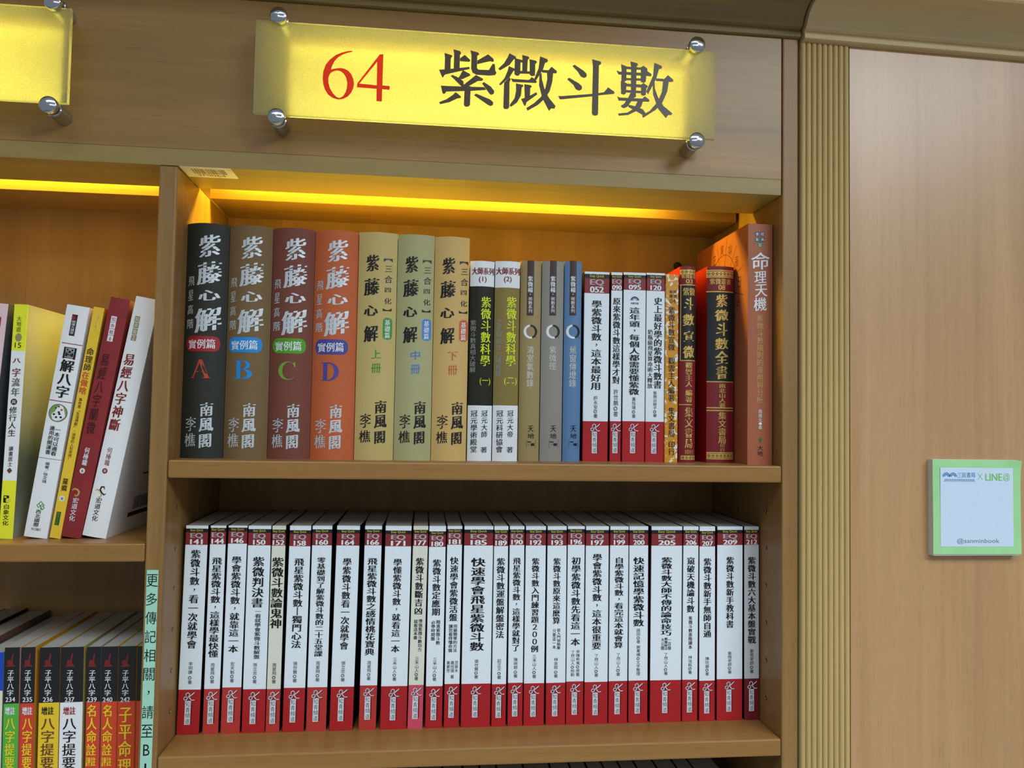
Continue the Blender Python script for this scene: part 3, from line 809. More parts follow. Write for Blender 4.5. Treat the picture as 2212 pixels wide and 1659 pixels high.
  ('series_badge','col','基礎篇',32.5,150.8,130.8,5.4,'white','kai'),
  ('volume_lettering','ink','下',21.2,118.0,108.5,10.3,'vorange','kai'),
  ('volume_lettering','ink','冊',21.5,103.2,93.0,10.3,'vorange','kai'),
  ('publisher_lettering','ink','南',27.3,63.8,49.9,12.3,'ink','brush2'),
  ('publisher_lettering','ink','風',27.4,48.4,34.3,13.3,'ink','brush2'),
  ('publisher_lettering','ink','閣',27.1,31.1,17.7,11.2,'ink','brush2'),
  ('author_lettering','ink','李',11.5,49.6,34.3,11.7,'ink','kai'),
  ('author_lettering','ink','樵',11.2,31.8,18.5,12.2,'ink','kai'),
 ],
 'd1':[
  ('series_lettering','row','大師系列',14.0,212.3,204.4,24.6,'maroon','bold2'),
  ('series_lettering','row','(1)',13.7,202.3,195.1,8.7,'maroon','bold'),
  ('title_lettering','col','紫微斗數科學',18.0,180.0,103.7,10.7,'lime','bold'),
  ('subtitle_lettering','col','紫微斗數真相大破解',4.3,154.1,96.4,6.1,'greytext',''),
  ('title_lettering','row','(一)',18.2,90.9,82.3,11.7,'lime',''),
  ('author_lettering','col','冠元大師',18.3,55.4,25.5,6.6,'ink','kai'),
  ('author_lettering','ink','著',18.1,15.4,8.9,7.1,'ink','kai'),
  ('publisher_lettering','col','冠元學術殿堂',6.9,55.2,9.0,7.1,'ink','kai'),
 ],
 'd2':[
  ('series_lettering','row','大師系列',14.1,213.3,205.4,26.8,'maroon','bold2'),
  ('series_lettering','row','(2)',13.8,203.3,196.1,8.7,'maroon','bold'),
  ('title_lettering','col','紫微斗數科學',18.6,180.9,104.3,10.8,'lime','bold'),
  ('subtitle_lettering','col','之星曜賦性九陽真經',5.0,156.4,93.0,6.1,'greytext',''),
  ('title_lettering','row','(二)',18.7,91.6,82.9,14.3,'lime',''),
  ('author_lettering','col','冠元大帝',19.2,55.9,25.9,6.7,'ink','kai'),
  ('author_lettering','ink','著',19.0,15.8,9.2,7.1,'ink','kai'),
  ('publisher_lettering','col','冠元科研協會',7.5,55.7,9.3,7.1,'ink','kai'),
 ],
 't1':[
  ('series_strip','rect','',11.0,223.7,161.9,7.7,'strip',''),
  ('series_strip','col','紫微楊',10.8,206.2,187.9,5.5,'white','bold'),
  ('series_strip','col','・',10.9,188.5,183.3,4.7,'white','bold'),
  ('series_strip','col','術數系列',11.0,182.7,165.0,4.4,'white',''),
  ('ring_emblem','ring','',11.8,151.7,136.2,15.6,'white',''),
  ('title_lettering','col','清室氣數錄',11.9,127.6,82.1,7.8,'palegrey',''),
  ('publisher_lettering','ink','天',13.6,39.4,32.2,6.5,'ink','kai'),
  ('publisher_lettering','ink','地',13.8,30.7,24.8,7.6,'ink','kai'),
  ('publisher_lettering','tlogo','',14.1,23.0,14.8,10.4,'ink',''),
 ],
 't2':[
  ('series_strip','rect','',12.3,224.6,162.7,7.6,'strip',''),
  ('series_strip','col','紫微楊',12.1,207.1,188.8,5.5,'white','bold'),
  ('series_strip','col','・',12.2,189.3,184.1,4.7,'white','bold'),
  ('series_strip','col','術數系列',12.3,183.6,165.8,4.4,'white',''),
  ('ring_emblem','ring','',13.1,152.5,136.9,15.7,'white',''),
  ('title_lettering','col','紫微徑',13.0,128.3,102.1,7.9,'palegrey',''),
  ('publisher_lettering','ink','天',14.7,39.8,32.6,6.5,'ink','kai'),
  ('publisher_lettering','ink','地',14.9,31.0,25.1,7.5,'ink','kai'),
  ('publisher_lettering','tlogo','',15.2,23.3,15.1,10.5,'ink',''),
 ],
 't3':[
  ('series_strip','rect','',9.5,225.9,163.7,7.8,'strip',''),
  ('series_strip','col','紫微楊',9.4,208.3,189.9,5.5,'white','bold'),
  ('series_strip','col','・',9.4,190.4,185.2,4.7,'white','bold'),
  ('series_strip','col','術數系列',9.5,184.7,166.8,4.5,'white',''),
  ('ring_emblem','ring','',10.2,153.4,137.7,15.9,'white',''),
  ('title_lettering','col','蕉窗傳燈錄',10.2,129.1,83.2,7.9,'palegrey',''),
  ('publisher_lettering','ink','天',11.8,40.1,32.9,6.6,'ink','kai'),
  ('publisher_lettering','ink','地',12.0,31.3,25.4,7.6,'ink','kai'),
  ('publisher_lettering','tlogo','',12.3,23.6,15.3,10.5,'ink',''),
 ],
 'y':[
  ('title_lettering','col','紫微斗數宣微',7.1,177.7,127.6,7.7,'brownink','bold'),
  ('title_lettering','col','觀雲主人編著',7.5,119.7,69.3,7.6,'brownink','bold'),
  ('title_lettering','col','集文書局',7.9,62.4,28.7,7.6,'brownink','bold'),
  ('title_lettering','col','印行',8.2,23.9,8.2,7.6,'brownink','bold'),
  ('series_lettering','row','紫微',8.6,197.0,193.3,8.7,'brownink',''),
  ('series_lettering','row','叢書',8.7,192.2,188.2,8.8,'brownink',''),
  ('series_lettering','row','04',8.2,186.9,182.0,6.6,'brownink',''),
 ],
 'r3':[
  ('gilt_ornament','orn','',8.9,221.1,216.0,17.6,'gold',''),
  ('series_lettering','row','紫微叢書',9.8,216.0,210.9,17.0,'gold','bold'),
  ('series_lettering','row','03',10.1,210.1,205.0,8.2,'gold','bold'),
  ('gilt_rule','rect','',9.0,204.0,202.9,18.1,'gold',''),
  ('gilt_rule','rect','',1.0,203.1,116.1,0.8,'gold',''),
  ('title_lettering','row','紫微',10.2,200.2,191.1,14.8,'gold','bold'),
  ('title_lettering','ink','斗',9.7,188.9,173.9,11.0,'gold','brush2'),
  ('title_lettering','ink','數',9.8,170.2,156.3,13.7,'gold','brush2'),
  ('title_lettering','ink','宣',10.0,150.4,138.2,12.1,'gold','brush2'),
  ('title_lettering','ink','微',10.1,133.4,119.0,13.6,'gold','brush2'),
  ('gilt_rule','rect','',9.6,116.9,115.8,18.1,'gold',''),
  ('author_lettering','col','觀雲主人',10.3,114.2,86.1,8.2,'gold','bold'),
  ('author_lettering','col','編著',10.5,82.9,68.6,8.1,'gold','bold'),
  ('gilt_rule','rect','',7.2,66.3,65.4,14.7,'gold',''),
  ('publisher_lettering','col','集文書局',10.7,62.8,16.3,9.2,'gold','bold'),
  ('publisher_lettering','row','印行',11.4,14.5,9.5,10.3,'gold',''),
  ('gilt_ornament','orn','',10.4,7.9,3.2,16.8,'gold',''),
 ],
 'r8':[
  ('gilt_rule','rect','',14.9,222.4,221.2,31.9,'gold',''),
  ('gilt_rule','rect','',15.0,214.6,213.4,32.0,'gold',''),
  ('gilt_rule','rect','',15.1,197.6,196.4,31.9,'gold',''),
  ('gilt_rule','rect','',15.6,93.4,92.3,31.7,'gold',''),
  ('gilt_rule','rect','',15.8,63.5,62.3,31.7,'gold',''),
  ('gilt_rule','rect','',15.8,60.4,59.2,31.7,'gold',''),
  ('gilt_rule','rect','',16.0,12.1,10.9,31.7,'gold',''),
  ('gilt_rule','rect','',16.1,5.1,3.9,31.6,'gold',''),
  ('gilt_ornament','orn','',15.0,220.5,215.1,31.6,'gold',''),
  ('gilt_ornament','orn','',16.0,10.4,5.6,31.4,'gold',''),
  ('series_lettering','row','紫微叢書',15.0,212.2,205.4,25.0,'gold','bold'),
  ('series_lettering','row','08',16.1,204.9,199.0,8.3,'gold','bold'),
  ('title_lettering','ink','紫',16.2,194.2,179.1,13.9,'gold','brush2'),
  ('title_lettering','ink','微',16.3,176.4,163.0,16.6,'gold','brush2'),
  ('title_lettering','ink','斗',16.4,161.3,145.2,13.8,'gold','brush2'),
  ('title_lettering','ink','數',16.5,143.6,130.0,16.0,'gold','brush2'),
  ('title_lettering','ink','全',16.6,128.6,113.1,16.0,'gold','brush2'),
  ('title_lettering','ink','書',16.7,111.5,96.0,13.3,'gold','brush2'),
  ('author_lettering','col','南北山人著',17.3,90.7,63.5,7.7,'gold','bold'),
  ('publisher_lettering','col','集文書局',17.5,58.2,22.1,9.3,'gold','bold'),
  ('publisher_lettering','col','印行',17.7,22.3,12.0,5.5,'gold',''),
 ],
 'br':[
  ('series_badge','rect','',10.6,260.6,255.7,4.7,'navy',''),
  ('series_badge','ink','書',10.6,259.9,256.4,3.5,'white',''),
  ('series_badge','rect','',16.9,260.9,256.0,4.8,'navy',''),
  ('series_badge','ink','經',16.9,260.2,256.7,3.6,'white',''),
  ('series_badge','rect','',10.6,254.2,249.3,4.8,'navy',''),
  ('series_badge','ink','聚',10.6,253.5,250.0,3.5,'white',''),
  ('series_badge','rect','',16.9,254.5,249.6,4.8,'navy',''),
  ('series_badge','ink','典',16.9,253.8,250.3,3.5,'white',''),
  ('series_badge','rect','',13.8,256.0,248.2,1.1,'icongreen',''),
  ('series_badge','rect','',13.8,248.7,243.6,4.8,'icongreen',''),
  ('series_badge','row','32',13.8,247.9,244.2,3.2,'white',''),
  ('title_lettering','ink','命',14.6,237.7,217.8,21.7,'white','kai'),
  ('title_lettering','ink','理',14.6,216.3,202.7,14.0,'white','kai'),
  ('title_lettering','ink','天',15.5,201.7,187.3,14.6,'white','kai'),
  ('title_lettering','ink','機',14.4,187.0,171.4,15.1,'white','kai'),
  ('subtitle_lettering','col','紫微斗數規則的運用與分析',14.3,167.2,68.3,7.5,'goldtext',''),
  ('author_lettering','col','周德元',14.8,61.4,47.5,4.2,'white',''),
  ('author_lettering','col','◆著',14.8,47.5,39.5,4.3,'white',''),
  ('publisher_lettering','ink','◆',14.9,31.3,24.1,4.3,'icongreen',''),
  ('publisher_lettering','col','大地',14.9,21.5,9.7,6.7,'ink',''),
 ],
 'yl':[
  ('series_lettering','col','大地遊',5.9,225.3,209.2,4.4,'olivetext','bold'),
  ('series_lettering','disc','',6.3,207.8,199.3,6.2,'olivelight',''),
  ('series_lettering','row','15',6.4,198.3,192.9,6.2,'ink',''),
  ('title_lettering','ink','八',6.2,182.2,177.5,8.0,'brownbrush','brush2'),
  ('title_lettering','ink','字',6.5,172.3,163.4,7.9,'brownbrush','brush2'),
  ('title_lettering','ink','流',6.7,162.4,153.5,7.9,'greybrush','brush2'),
  ('title_lettering','ink','年',6.8,152.5,143.6,8.0,'greybrush','brush2'),
  ('title_lettering','disc','',6.1,141.2,134.7,6.2,'brownink',''),
  ('title_lettering','ink','與',6.1,139.8,136.1,3.8,'white',''),
  ('title_lettering','col','修行人生',6.0,133.1,102.8,7.0,'ink','kai'),
  ('author_lettering','col','謙書居士',6.5,93.0,72.4,4.2,'ink','kai'),
  ('author_lettering','ink','◆',6.4,71.5,65.4,5.3,'brownbrush',''),
  ('publisher_logo','elogo','',6.0,43.4,36.0,7.5,'ink',''),
  ('publisher_lettering','col','白象文化',5.9,34.6,13.3,5.7,'ink','kai'),
 ],
 'wh':[
  ('series_label','rect','',10.2,229.1,207.0,5.5,'brownink',''),
  ('series_label','disc','',9.3,227.8,223.6,4.0,'bred',''),
  ('series_label','col','開運大講堂',10.1,222.9,208.9,3.6,'white',''),
  ('title_lettering','rect','',12.2,199.1,198.3,20.3,'bred',''),
  ('title_lettering','col','圖解八字',11.6,195.5,142.8,12.4,'ink','bold2'),
  ('title_lettering','rect','',11.3,139.6,138.8,22.0,'bred',''),
  ('round_emblem','disc','',11.0,136.4,117.9,17.7,'emblem',''),
  ('subtitle_lettering','col','一本可以邊看',14.1,112.5,83.7,5.2,'ink','bold'),
  ('subtitle_lettering','col','邊用的開運書',8.5,113.5,84.4,5.0,'ink','bold'),
  ('subtitle_lettering','rect','',11.4,80.4,79.9,22.0,'greybrush',''),
  ('author_lettering','col','編著／徐文祺',10.3,76.8,55.2,4.2,'ink',''),
  ('publisher_logo','glogo','',10.9,36.5,28.2,7.9,'vgreen',''),
  ('publisher_lettering','col','西北國際',10.2,28.2,10.8,4.9,'ink','bold'),
  ('publisher_lettering','row','N10801',10.9,9.7,7.0,8.8,'ink',''),
 ],
 'ye':[
  ('series_emblem','curl','',5.6,230.5,214.1,4.0,'goldtext',''),
  ('title_lettering','col','命理師',5.2,195.9,172.0,6.9,'brownink','bold'),
  ('title_lettering','col','在做啥',5.1,171.2,147.9,6.9,'lred','bold'),
  ('subtitle_lettering','col','算命是「生涯規劃」，迷信的人別來問！',4.8,143.7,79.1,3.3,'brownink',''),
  ('author_lettering','col','羅嫻',5.3,61.0,48.1,5.2,'brownink','bold'),
  ('author_lettering','disc','',5.1,43.1,37.6,5.2,'white',''),
  ('author_lettering','ink','著',5.1,41.7,38.9,2.7,'ink',''),
  ('publisher_label','rect','',4.8,26.8,13.1,4.2,'dkgreen',''),
  ('publisher_label','col','檀京文化',4.8,26.4,13.5,3.1,'lgreen',''),
 ],
 'rd':[
  ('series_label','rect','',7.6,229.1,222.9,5.6,'white',''),
  ('series_label','ink','知',7.6,228.1,223.7,3.8,'bred',''),
  ('series_label','rect','',7.7,222.5,216.2,5.6,'white',''),
  ('series_label','ink','命',7.7,221.5,217.0,3.7,'bred',''),
  ('series_label','rect','',7.8,215.7,209.5,5.6,'white',''),
  ('series_label','ink','館',7.8,214.8,210.3,3.8,'bred',''),
  ('series_label','rect','',7.9,209.0,202.8,5.5,'white',''),
  ('series_label','ink','6',8.0,208.0,203.6,2.2,'bred',''),
  ('title_lettering','col','易經八字闡微',7.3,190.0,105.7,8.0,'darkred','kai'),
  ('author_lettering','col','何棰鑨',8.3,92.1,73.7,4.8,'white','bold'),
  ('author_lettering','disc','',7.7,70.8,65.2,5.2,'white',''),
  ('author_lettering','ink','著',7.7,69.4,66.5,2.8,'bred',''),
  ('publisher_logo','swirl','',6.1,49.5,41.2,8.4,'goldtext',''),
  ('publisher_lettering','col','宏道文化',7.3,40.3,16.5,5.7,'white','kai'),
 ],
 'cr':[
  ('series_label','rect','',6.5,229.4,223.4,5.4,'olivelight',''),
  ('series_label','ink','知',6.5,228.5,224.2,3.8,'white',''),
  ('series_label','rect','',6.8,222.7,216.8,5.4,'olivelight',''),
  ('series_label','ink','命',6.8,221.9,217.7,3.8,'white',''),
  ('series_label','rect','',6.9,216.2,210.1,5.3,'olivelight',''),
  ('series_label','ink','館',6.9,215.2,211.0,3.7,'white',''),
  ('series_label','rect','',7.1,209.5,203.6,5.4,'olivelight',''),
  ('series_label','ink','2',7.1,208.5,204.3,2.3,'white',''),
  ('title_lettering','col','易經八字神斷',7.7,190.2,109.1,10.3,'redbrush','brush2'),
  ('author_lettering','col','何棰鑨',8.7,91.8,73.3,4.9,'redbrush',''),
  ('author_lettering','disc','',8.3,70.4,64.8,5.4,'redbrush',''),
  ('author_lettering','ink','著',8.3,69.0,66.2,2.8,'white',''),
  ('publisher_logo','swirl2','',8.8,52.1,39.6,10.6,'ink',''),
  ('publisher_lettering','col','宏道文化',9.0,40.0,16.0,5.8,'ink','kai'),
 ],
 'l234':[
  ('series_emblem','hand','',6.4,203.9,189.8,10.8,'emblemred',''),
  ('series_lettering','col','子平八字',6.5,187.0,160.9,6.2,'white','bold'),
  ('series_lettering','row','234',6.7,159.5,154.8,9.4,'white','bold'),
  ('title_lettering','row','增註',6.7,149.7,141.8,9.8,'white','bold2'),
  ('title_lettering','col','八字提要',7.3,139.0,87.9,9.3,'yel','bold'),
 ],
 'l235':[
  ('series_emblem','hand','',7.1,203.6,189.5,10.8,'emblemred',''),
  ('series_lettering','col','子平八字',7.2,186.7,160.5,6.3,'white','bold'),
  ('series_lettering','row','235',7.3,159.1,154.4,9.4,'white','bold'),
  ('title_lettering','row','增註',7.4,149.3,141.4,9.9,'white','bold2'),
  ('title_lettering','col','八字提要',7.9,138.6,87.4,9.3,'yel','bold'),
 ],
 'l236':[
  ('series_emblem','hand','',8.8,203.3,189.2,10.8,'emblemred',''),
  ('series_lettering','col','子平八字',8.8,186.4,160.1,6.3,'white','bold'),
  ('series_lettering','row','236',9.0,158.7,154.0,9.5,'white','bold'),
  ('title_lettering','row','增註',9.0,148.9,140.9,12.2,'ink','bold2'),
  ('title_lettering','col','八字提要',9.6,138.1,86.7,12.6,'brownbrush','bold'),
 ],
 'l237':[
  ('series_emblem','hand','',9.4,203.0,188.8,10.9,'emblemred',''),
  ('series_lettering','col','子平八字',9.5,186.0,159.6,6.3,'white','bold'),
  ('series_lettering','row','237',9.6,158.2,153.5,9.5,'white','bold'),
  ('title_lettering','row','增註',9.6,148.4,140.4,12.2,'bred','bold2'),
  ('title_lettering','col','八字提要',10.1,137.6,86.0,12.7,'ink','bold'),
 ],
 'l239':[
  ('series_emblem','hand','',5.7,202.6,188.4,10.9,'emblemred',''),
  ('series_lettering','col','子平八字',5.7,185.6,159.2,6.4,'white','bold'),
  ('series_lettering','row','239',5.8,157.8,153.0,9.6,'white','bold'),
  ('title_lettering','col','名人命詮',6.2,150.2,98.5,9.5,'yel','bold'),
  ('title_lettering','row','評註',5.9,97.2,87.8,10.0,'yel','bold2'),
 ],
 'l240':[
  ('series_emblem','hand','',6.4,202.4,188.2,11.0,'emblemred',''),
  ('series_lettering','col','子平八字',6.4,185.3,158.8,6.4,'white','bold'),
  ('series_lettering','row','240',6.5,157.4,152.7,9.6,'white','bold'),
  ('title_lettering','col','名人命詮',6.9,149.9,98.1,9.6,'yel','bold'),
  ('title_lettering','row','評註',6.6,96.7,87.3,10.0,'yel','bold2'),
 ],
 'l242':[
  ('series_emblem','hand','',7.5,202.1,187.8,11.1,'emblemred',''),
  ('series_lettering','col','子平八字',7.4,185.0,158.5,6.4,'white','bold'),
  ('series_lettering','row','242',7.5,157.0,152.3,9.6,'white','bold'),
  ('title_lettering','col','子平命理',8.1,147.6,78.8,12.4,'yel','bold'),
 ],
}
NUMBERED_UPPER = [
 ('052',431.8,29.2,0.0,(213.4,191.3,45.2),('學紫微斗數，這本最好用',0.0,183.1,80.9,11.2),[],[('許永安',0.0,74.1,58.8,4.8),('◎著',0.0,58.8,48.9,4.8)]),
 ('090',463.2,13.1,0.0,(213.2,195.3,45.6),('原來紫微斗數這樣學才對',0.0,187.1,88.3,8.3),[],[('許世鵬',0.0,82.0,63.5,5.4),('◎著',0.0,63.0,50.8,5.4)]),
 ('095',477.2,26.1,0.0,(213.6,196.2,45.9),('這年頭，每個人都需要懂紫微',0.0,176.2,76.0,11.3),[],[('黃恆堉◎著',0.0,73.3,49.6,4.3)]),
 ('120',503.8,21.8,0.0,(214.3,195.8,45.8),('史上最好學的紫微斗數書',2.8,188.6,83.8,9.2),[('奶瓶級飛星算命術大釋放',-6.1,151.3,83.8,5.9)],[('紫微白娘子◎著',0.0,80.6,51.0,4.3)]),
]

# ------------------------------------------------------------------ bookcase
case = thing('bookcase', 'tall beech veneer bookcase of two open bays with lit strips above the books', 'bookcase', (0, 0, 0))


def board(name, x0, x1, y0, y1, z0, z1, mt, bevel=1.2, parent=case):
    mb = MB()
    mb.box(x0, x1, y0, y1, z0, z1, mt)
    return mb.build(name, parent, True, bevel)


ZF = -1498.0
board('partition_panel', -18, 0, 0, 210, ZF, 296.6, WZ, 2.0)
board('partition_panel', -676, -658, 0, 210, ZF, 296.6, WZ, 2.0)
board('side_panel', 640, 658, 0, 218, ZF, 474, WZ, 1.5)
board('back_panel', -676, 640, 210, 218, ZF, 473, WB, 0)
board('fascia_rail', -676, 638.2, 0, 80, 296.8, 314.2, WRL, .3)
board('valance_board', .2, 636, 121, 210, 296.8, 314.8, WX, .4)
board('valance_board', -657.8, -18.2, 121, 210, 296.8, 314.8, WX, .4)
board('plinth', -658, 640, 30, 48, ZF, -1400, WX, 1)

# fascia with one opening behind each sign
OPEN = ((106.0, 532.0), (-540.0, -114.0))
OZ0, OZ1 = 353.0, 437.5
mb = MB()
xs = [-676.0, OPEN[1][0], OPEN[1][1], OPEN[0][0], OPEN[0][1], 638.2]
zs = [314.4, OZ0, OZ1, 473.0]
for i in range(5):
    for j in range(3):
        if j == 1 and i in (1, 3):
            continue
        for y in (0, 18):
            mb.poly([(xs[i], y, zs[j]), (xs[i + 1], y, zs[j]), (xs[i + 1], y, zs[j + 1]), (xs[i], y, zs[j + 1])], WX)
for a, b in OPEN:
    for p in (((a, OZ0), (b, OZ0)), ((b, OZ0), (b, OZ1)), ((b, OZ1), (a, OZ1)), ((a, OZ1), (a, OZ0))):
        (xa, za), (xb, zb) = p
        mb.poly([(xa, 0, za), (xb, 0, zb), (xb, 18, zb), (xa, 18, za)], WX)
for p in (((-676, 314.4), (638.2, 314.4)), ((638.2, 314.4), (638.2, 473)), ((638.2, 473), (-676, 473)), ((-676, 473), (-676, 314.4))):
    (xa, za), (xb, zb) = p
    mb.poly([(xa, 0, za), (xb, 0, zb), (xb, 18, zb), (xa, 18, za)], WX)
mb.build('fascia_panel', case, True)
board('top_panel', -676, 640, 18, 210, 473.2, 491, WX, 0)

SH2 = -290.4
for x0, x1, z in ((.6, 639.4, 0.0), (.6, 639.4, SH2), (.6, 639.4, -580.0), (-657.4, -18.6, -82.7), (-657.4, -18.6, -406.0), (-657.4, -18.6, -700.0)):
    board('shelf', x0, x1, 0, 208, z - 18, z, WS, 1.6)

# shelf-pin sockets in the side walls
brass = plain('socket_brass', (0.22, 0.17, 0.10, 1), 0.35, 0.7)
dark = plain('socket_hole', (0.012, 0.010, 0.008, 1), 0.8)


def socket(x, sgn, y, z):
    mb = MB()
    n = 18
    rr = [(1.3, -1.2), (2.0, .5), (2.7, .45), (3.2, 0)]
    vs, fs = [], []
    for r, d in rr:
        vs += [(x + sgn * d, y + r * math.cos(2 * math.pi * i / n), z + r * math.sin(2 * math.pi * i / n)) for i in range(n)]
    for j in range(3):
        for i in range(n):
            a, b = j * n + i, j * n + (i + 1) % n
            fs.append((a, b, b + n, a + n))
    mb.mesh(vs, fs, brass)
    mb.mesh([(x + sgn * .05, y + 1.9 * math.cos(2 * math.pi * i / n), z + 1.9 * math.sin(2 * math.pi * i / n)) for i in range(n)], [list(range(n))], dark)
    return mb.build('pin_socket', case, True)


for z in (-51.8, -93.6, -134.0, -176.1, -217.5, -259.2):
    socket(0, 1, 35.8, z)
for z in (-52.8, -94.5, -135.8, -176.9, -218.5, -260.5):
    socket(640, -1, 38.6, z)
for z in (-62.0,):
    socket(0, 1, 120, z)
    socket(640, -1, 120, z)
mb = MB()
mb.rod(589.5, 256.6, [(210, 5.4), (207.5, 5.2), (206, 4.2), (205.4, 2.5)], plain('cable_plug_rubber', (0.012, 0.016, 0.014, 1), 0.4), 24)
mb.build('cable_plug', case, True)

# ------------------------------------------------------------------ pilaster, cornices and wall panel on the right
mb = MB()
n, x0, x1 = 9, 660.6, 717.2
pw = (x1 - x0) / n
prof = []
for i in range(n):
    for k in range(9):
        a = math.pi * k / 8
        prof.append((x0 + pw * (i + .5) - pw / 2 * .96 * math.cos(a), 1.2 - 3.4 * math.sin(a)))
for (xa, ya), (xb, yb) in zip(prof, prof[1:]):
    mb.poly([(xa, ya, ZF), (xb, yb, ZF), (xb, yb, 476), (xa, ya, 476)], WR)
mb.poly([(x0, 1.2, ZF), (x0, 20, ZF), (x0, 20, 476), (x0, 1.2, 476)], WR)
mb.poly([(x1, 1.2, ZF), (x1, 20, ZF), (x1, 20, 476), (x1, 1.2, 476)], WR)
structure(mb.build('trim_1', None, True), 'reeded beech pilaster strip between bookcase and plain wall panel', 'trim')
mb = MB()
mb.box(718.0, 1500, 0, 18, ZF, 486, WP)
structure(mb.build('wall_right', None, True), 'plain beech wood wall panel to the right of the reeded strip', 'wall')


def cornice(name, x0, x1, dy, dz, label, WC, tilt=0.0):
    p = [(18, -3), (0, -3.2), (-7.6, -3.0), (-9.4, -2.2), (-9.8, 0), (-9.6, 2.6), (-8.6, 4.2), (-7.4, 4.6), (-7.6, 5.4), (-9.5, 6.2), (-12.5, 7.4), (-14.6, 10.5), (-17.2, 15.5), (-21.5, 20.8),
         (-28, 25), (-37, 27.6), (-50, 29.4), (-57, 29.8), (-57.6, 28.2), (-60, 26.6), (-63, 26.6), (-65.4, 28.4), (-66, 31), (-66, 48), (-90, 64), (-150, 78), (-150, 100), (18, 100)]  # unseen upper overhang deepened to throw shade on the fascia
    mb = MB()
    P0 = [(x0, y + dy, z + 473 + dz) for y, z in p]
    P1 = [(x1, y + dy, z + 473 + dz - tilt * (x1 - x0)) for y, z in p]
    for i in range(len(p)):
        j = (i + 1) % len(p)
        mb.poly([P0[i], P1[i], P1[j], P0[j]], WC)
    mb.poly(P0, WC)
    mb.poly(P1[::-1], WC)
    structure(mb.build(name, None, True), label, 'trim')


cornice('trim_2', -676, 658.6, 5.0, 3.4, 'dark moulded cornice along the top of the bookcase, shade in its colour', WC)
cornice('trim_3', 661.2, 1500, .6, .6, 'paler moulded cornice over the reeded strip and wall panel, light in its colour', WCR, 0.014)

fl = MB()
fl.box(-4000, 5000, -6000, 400, -1500 - 20, -1500, plain('floor_tile', (0.42, 0.40, 0.36, 1), 0.3, 0, 0.5, 0.08, 6))
structure(fl.build('floor', None, True))

# ------------------------------------------------------------------ back-lit signs
gm, gnt, gb = new_mat('frosted_acrylic')
gnt.nodes.remove(gb)
gout = gnt.nodes['Material Output']
tc = gnt.nodes.new('ShaderNodeTexCoord')
nz = gnt.nodes.new('ShaderNodeTexNoise')
nz.inputs['Scale'].default_value = 900
nz.inputs['Detail'].default_value = 2
gnt.links.new(tc.outputs['Object'], nz.inputs['Vector'])
rp = gnt.nodes.new('ShaderNodeValToRGB')
rp.color_ramp.elements[0].position = .35
rp.color_ramp.elements[1].position = .65
rp.color_ramp.elements[0].color = (0.80, 0.79, 0.64, 1)
rp.color_ramp.elements[1].color = (1.0, 1.0, 0.90, 1)
gnt.links.new(nz.outputs['Fac'], rp.inputs['Fac'])
gl = gnt.nodes.new('ShaderNodeBsdfGlass')
gl.inputs['Roughness'].default_value = 0.36
gl.inputs['IOR'].default_value = 1.25
tr = gnt.nodes.new('ShaderNodeBsdfTranslucent')
df = gnt.nodes.new('ShaderNodeBsdfDiffuse')
df.inputs['Color'].default_value = (0.55, 0.55, 0.36, 1)
for s_ in (gl, tr):
    gnt.links.new(rp.outputs['Color'], s_.inputs['Color'])
m1 = gnt.nodes.new('ShaderNodeMixShader')
m1.inputs[0].default_value = 0.30
gnt.links.new(gl.outputs[0], m1.inputs[1])
gnt.links.new(tr.outputs[0], m1.inputs[2])
m2 = gnt.nodes.new('ShaderNodeMixShader')
m2.inputs[0].default_value = 0.16
gnt.links.new(m1.outputs[0], m2.inputs[1])
gnt.links.new(df.outputs[0], m2.inputs[2])
gnt.links.new(m2.outputs[0], gout.inputs['Surface'])

em = plain('reflector_white', (0.85, 0.84, 0.78, 1), 0.7)
chrome = plain('chrome', (0.55, 0.56, 0.58, 1), 0.12, 1.0)
signred = plain('sign_red', srgb(232, 44, 22), 0.4)
_nt = signred.node_tree                                # thin translucent film
_tr = _nt.nodes.new('ShaderNodeBsdfTranslucent')
_tr.inputs['Color'].default_value = (0.85, 0.05, 0.015, 1)
_mx = _nt.nodes.new('ShaderNodeMixShader')
_mx.inputs[0].default_value = 0.55
_nt.links.new(_nt.nodes['Principled BSDF'].outputs[0], _mx.inputs[1])
_nt.links.new(_tr.outputs[0], _mx.inputs[2])
_nt.links.new(_mx.outputs[0], _nt.nodes['Material Output'].inputs['Surface'])
signink = plain('sign_black', srgb(78, 62, 40), 0.35)


